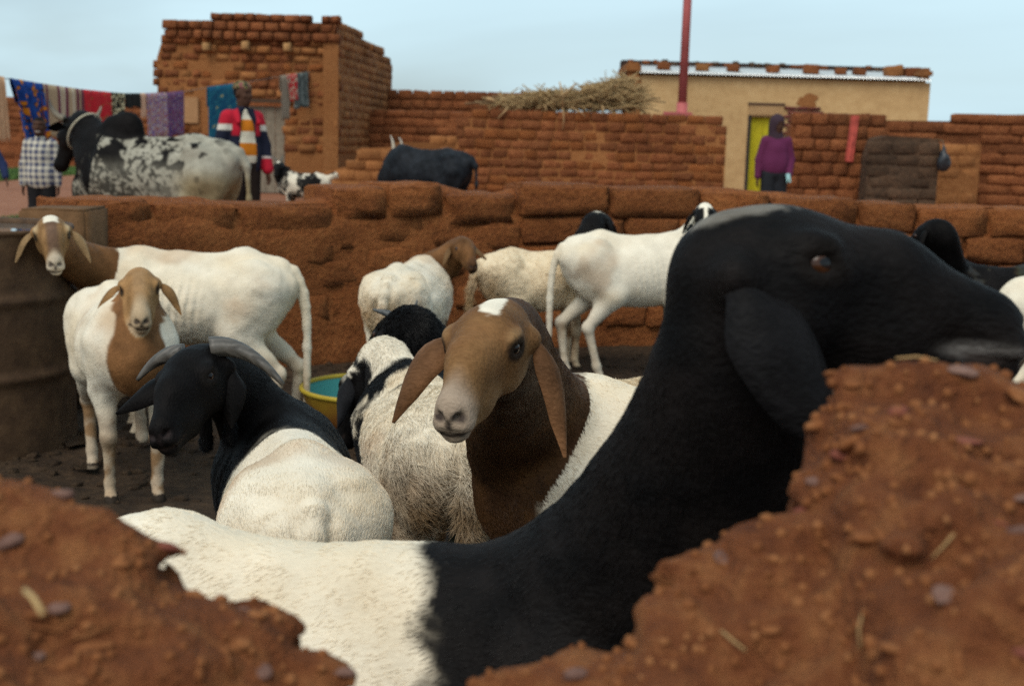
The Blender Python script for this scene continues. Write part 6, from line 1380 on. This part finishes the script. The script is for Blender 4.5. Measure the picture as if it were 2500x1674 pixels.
# ---------------------------------------------------------------- brushwood on the long wall
rg = np.random.default_rng(8); yw = 24.25
bq0, bq1 = XZ(1195, 262, yw), XZ(1565, 268, yw)
brush = thing('brushwood_pile', 'heap of dry sticks and straw lying on top of the long mud wall', 'brushwood', (float(bq0[0]), yw, float(bq0[2])))
bo = np.array(brush.location); Lb = bq1[0] - bq0[0]
STK = [plain('stick_%d' % k, c_, 0.9, 0.3, 20) for k, c_ in enumerate(((0.25, 0.16, 0.075), (0.36, 0.245, 0.115), (0.14, 0.085, 0.042), (0.40, 0.26, 0.125)))]
def hgt_b(t): return float(np.interp(t, [0, 0.12, 0.35, 0.55, 0.72, 0.9, 1.0], [0.04, 0.20, 0.32, 0.30, 0.50, 0.66, 0.36]))
for k in range(46):
    t = rg.uniform(0.0, 1.0); L_ = rg.uniform(0.5, 1.5); c_ = V(t * Lb, rg.uniform(-0.1, 0.3), rg.uniform(0.03, max(0.05, hgt_b(t)))); an = rg.normal() * 0.35; el = rg.normal() * 0.16; d_ = V(math.cos(an) * math.cos(el), math.sin(an) * math.cos(el), math.sin(el)); sd = nrm(np.cross(d_, V(0, 0, 1)))
    pts = [c_ + d_ * L_ * q + sd * 0.03 * math.sin(q * 7 + k) + V(0, 0, 0.02 * math.sin(q * 5 + k)) for q in np.linspace(-0.5, 0.5, 6)]; tv, tf = tube_np(pts, np.linspace(1, 0.5, 6) * rg.uniform(0.012, 0.03), 6); link('branch', mesh_np('branch', tv, tf), STK[k % 4], brush)
for (ua, va), (ub, vb), r_ in (((1375, 262), (1366, 200), 0.022), ((1372, 235), (1405, 205), 0.020), ((1400, 208), (1412, 205), 0.018), ((1188, 241), (1208, 248), 0.04), ((1240, 262), (1215, 290), 0.016), ((1374, 262), (1374, 318), 0.013), ((1395, 262), (1430, 285), 0.013), ((1330, 258), (1332, 276), 0.014), ((1440, 225), (1432, 200), 0.010), ((1470, 258), (1470, 282), 0.016)):
    a_, b_ = XZ(ua, va, yw - 0.32) - bo, XZ(ub, vb, yw - 0.34) - bo; tv, tf = tube_np([a_, (a_ + b_) / 2 + V(0.02, 0, 0.01), b_], [r_, r_ * 0.9, r_ * 0.6], 7); link('branch', mesh_np('branch', tv, tf), STK[3], brush)
vv_, ff_ = [], []; off = 0
for k in range(1500):
    t = min(1, max(0, rg.beta(2.2, 1.3))); L_ = rg.uniform(0.25, 0.7); c_ = V(t * Lb, rg.uniform(-0.25, 0.45), rg.uniform(0.02, max(0.04, hgt_b(t) * 0.98))); an = rg.normal() * 0.6; el = rg.normal() * 0.35; d_ = V(math.cos(an) * math.cos(el), math.sin(an) * math.cos(el), math.sin(el))
    tv, tf = tube_np([c_ - d_ * L_ / 2, c_ + d_ * L_ * 0.1 + V(0, 0, 0.02), c_ + d_ * L_ / 2], rg.uniform(0.005, 0.012), 4, False); vv_.append(tv); ff_.append(tf + off); off += len(tv)
tag(link('straw', mesh_np('straw', np.concatenate(vv_), np.concatenate(ff_)), STK[1], brush), kind='stuff')

# ---------------------------------------------------------------- small things on the right
q = XZ(2088, 286, 18.9); cvv, cff, _ = drape_np(0.125, 0.69, 12, 14, 0.012, 1.3, 4); o = link('cloth_strip', mesh_np('cloth_strip', cvv, cff), plain('faded_red_cloth', (0.42, 0.075, 0.055), 0.9, 0.35, 9), None, (q[0], 18.90, q[2] + 0.02)); o.rotation_euler = (0, 0.07, 0); tag(o, 'faded red strip of cloth hanging over the mud wall', 'cloth')
q = XZ(2308, 352, 18.2); S = SDF((-0.2, -0.15, -0.5), (0.2, 0.15, 0.1), 0.012)
S.ell(V(0, 0, -0.28), V(0.105, 0.07, 0.125), k=0.04); S.cone(V(-0.01, 0, -0.20), V(-0.02, 0, -0.05), 0.07, 0.02, 0.04); S.cone(V(-0.02, 0, -0.05), V(-0.03, 0.02, 0.03), 0.012, 0.012, 0.02); S.displace(lambda p: 0.012 * fbm(p, 16, 3, 4)); v, f = S.mesh(1)
mb, ntb, bb_ = new_mat('black_plastic'); bb_.inputs['Base Color'].default_value = (0.012, 0.014, 0.018, 1); bb_.inputs['Roughness'].default_value = 0.4
tag(link('plastic_bag', mesh_np('plastic_bag', v, f), mb, None, q), 'black plastic bag hanging beside the dark buttress', 'bag')
tv, tf = tube_np([V(q[0] - 0.03, 18.2, q[2] + 0.02), V(q[0] - 0.02, 18.3, q[2] + 0.05), V(q[0] - 0.16, 18.55, q[2] + 0.06)], 0.012, 6); tag(link('peg', mesh_np('peg', tv, tf), STK[2]), 'wooden peg in the wall that the black bag hangs from', 'peg')

# ---------------------------------------------------------------- grass by the far wall
GR = plain('green_grass', (0.07, 0.13, 0.03), 0.8, 0.4, 2.0)
def tufts(n, xr, yr, hmin, hmax, seed):
    rg_ = np.random.default_rng(seed); x = rg_.uniform(*xr, n); y = rg_.uniform(*yr, n); h = rg_.uniform(hmin, hmax, n); a = rg_.uniform(0, 6.28, n); w = h * 0.12; b0 = np.stack([x, y, np.zeros(n) - 0.01], 1); dv = np.stack([np.cos(a), np.sin(a), 0 * a], 1)
    tip = b0 + np.stack([rg_.normal(size=n) * 0.35 * h, rg_.normal(size=n) * 0.35 * h, h], 1); v = np.stack([b0 - dv * w[:, None], b0 + dv * w[:, None], tip], 1).reshape(-1, 3); return v, np.arange(3 * n).reshape(-1, 3)
gl = xy(-80, 33)[0]; v1, f1 = tufts(26000, (gl, xy(130, 33)[0]), (28, 39), 0.06, 0.16, 1); v2, f2 = tufts(3500, (xy(165, 20)[0], xy(225, 20)[0]), (18.5, 21.5), 0.05, 0.13, 2); v3, f3 = tufts(900, (xy(8, 17)[0], xy(30, 17)[0]), (16, 18), 0.05, 0.12, 3)
tag(link('grass', mesh_np('grass', np.vstack([v1, v2, v3]), np.vstack([f1, f2 + len(v1), f3 + len(v1) + len(v2)])), GR), 'short green grass growing on the red ground by the far wall', 'grass', kind='stuff')
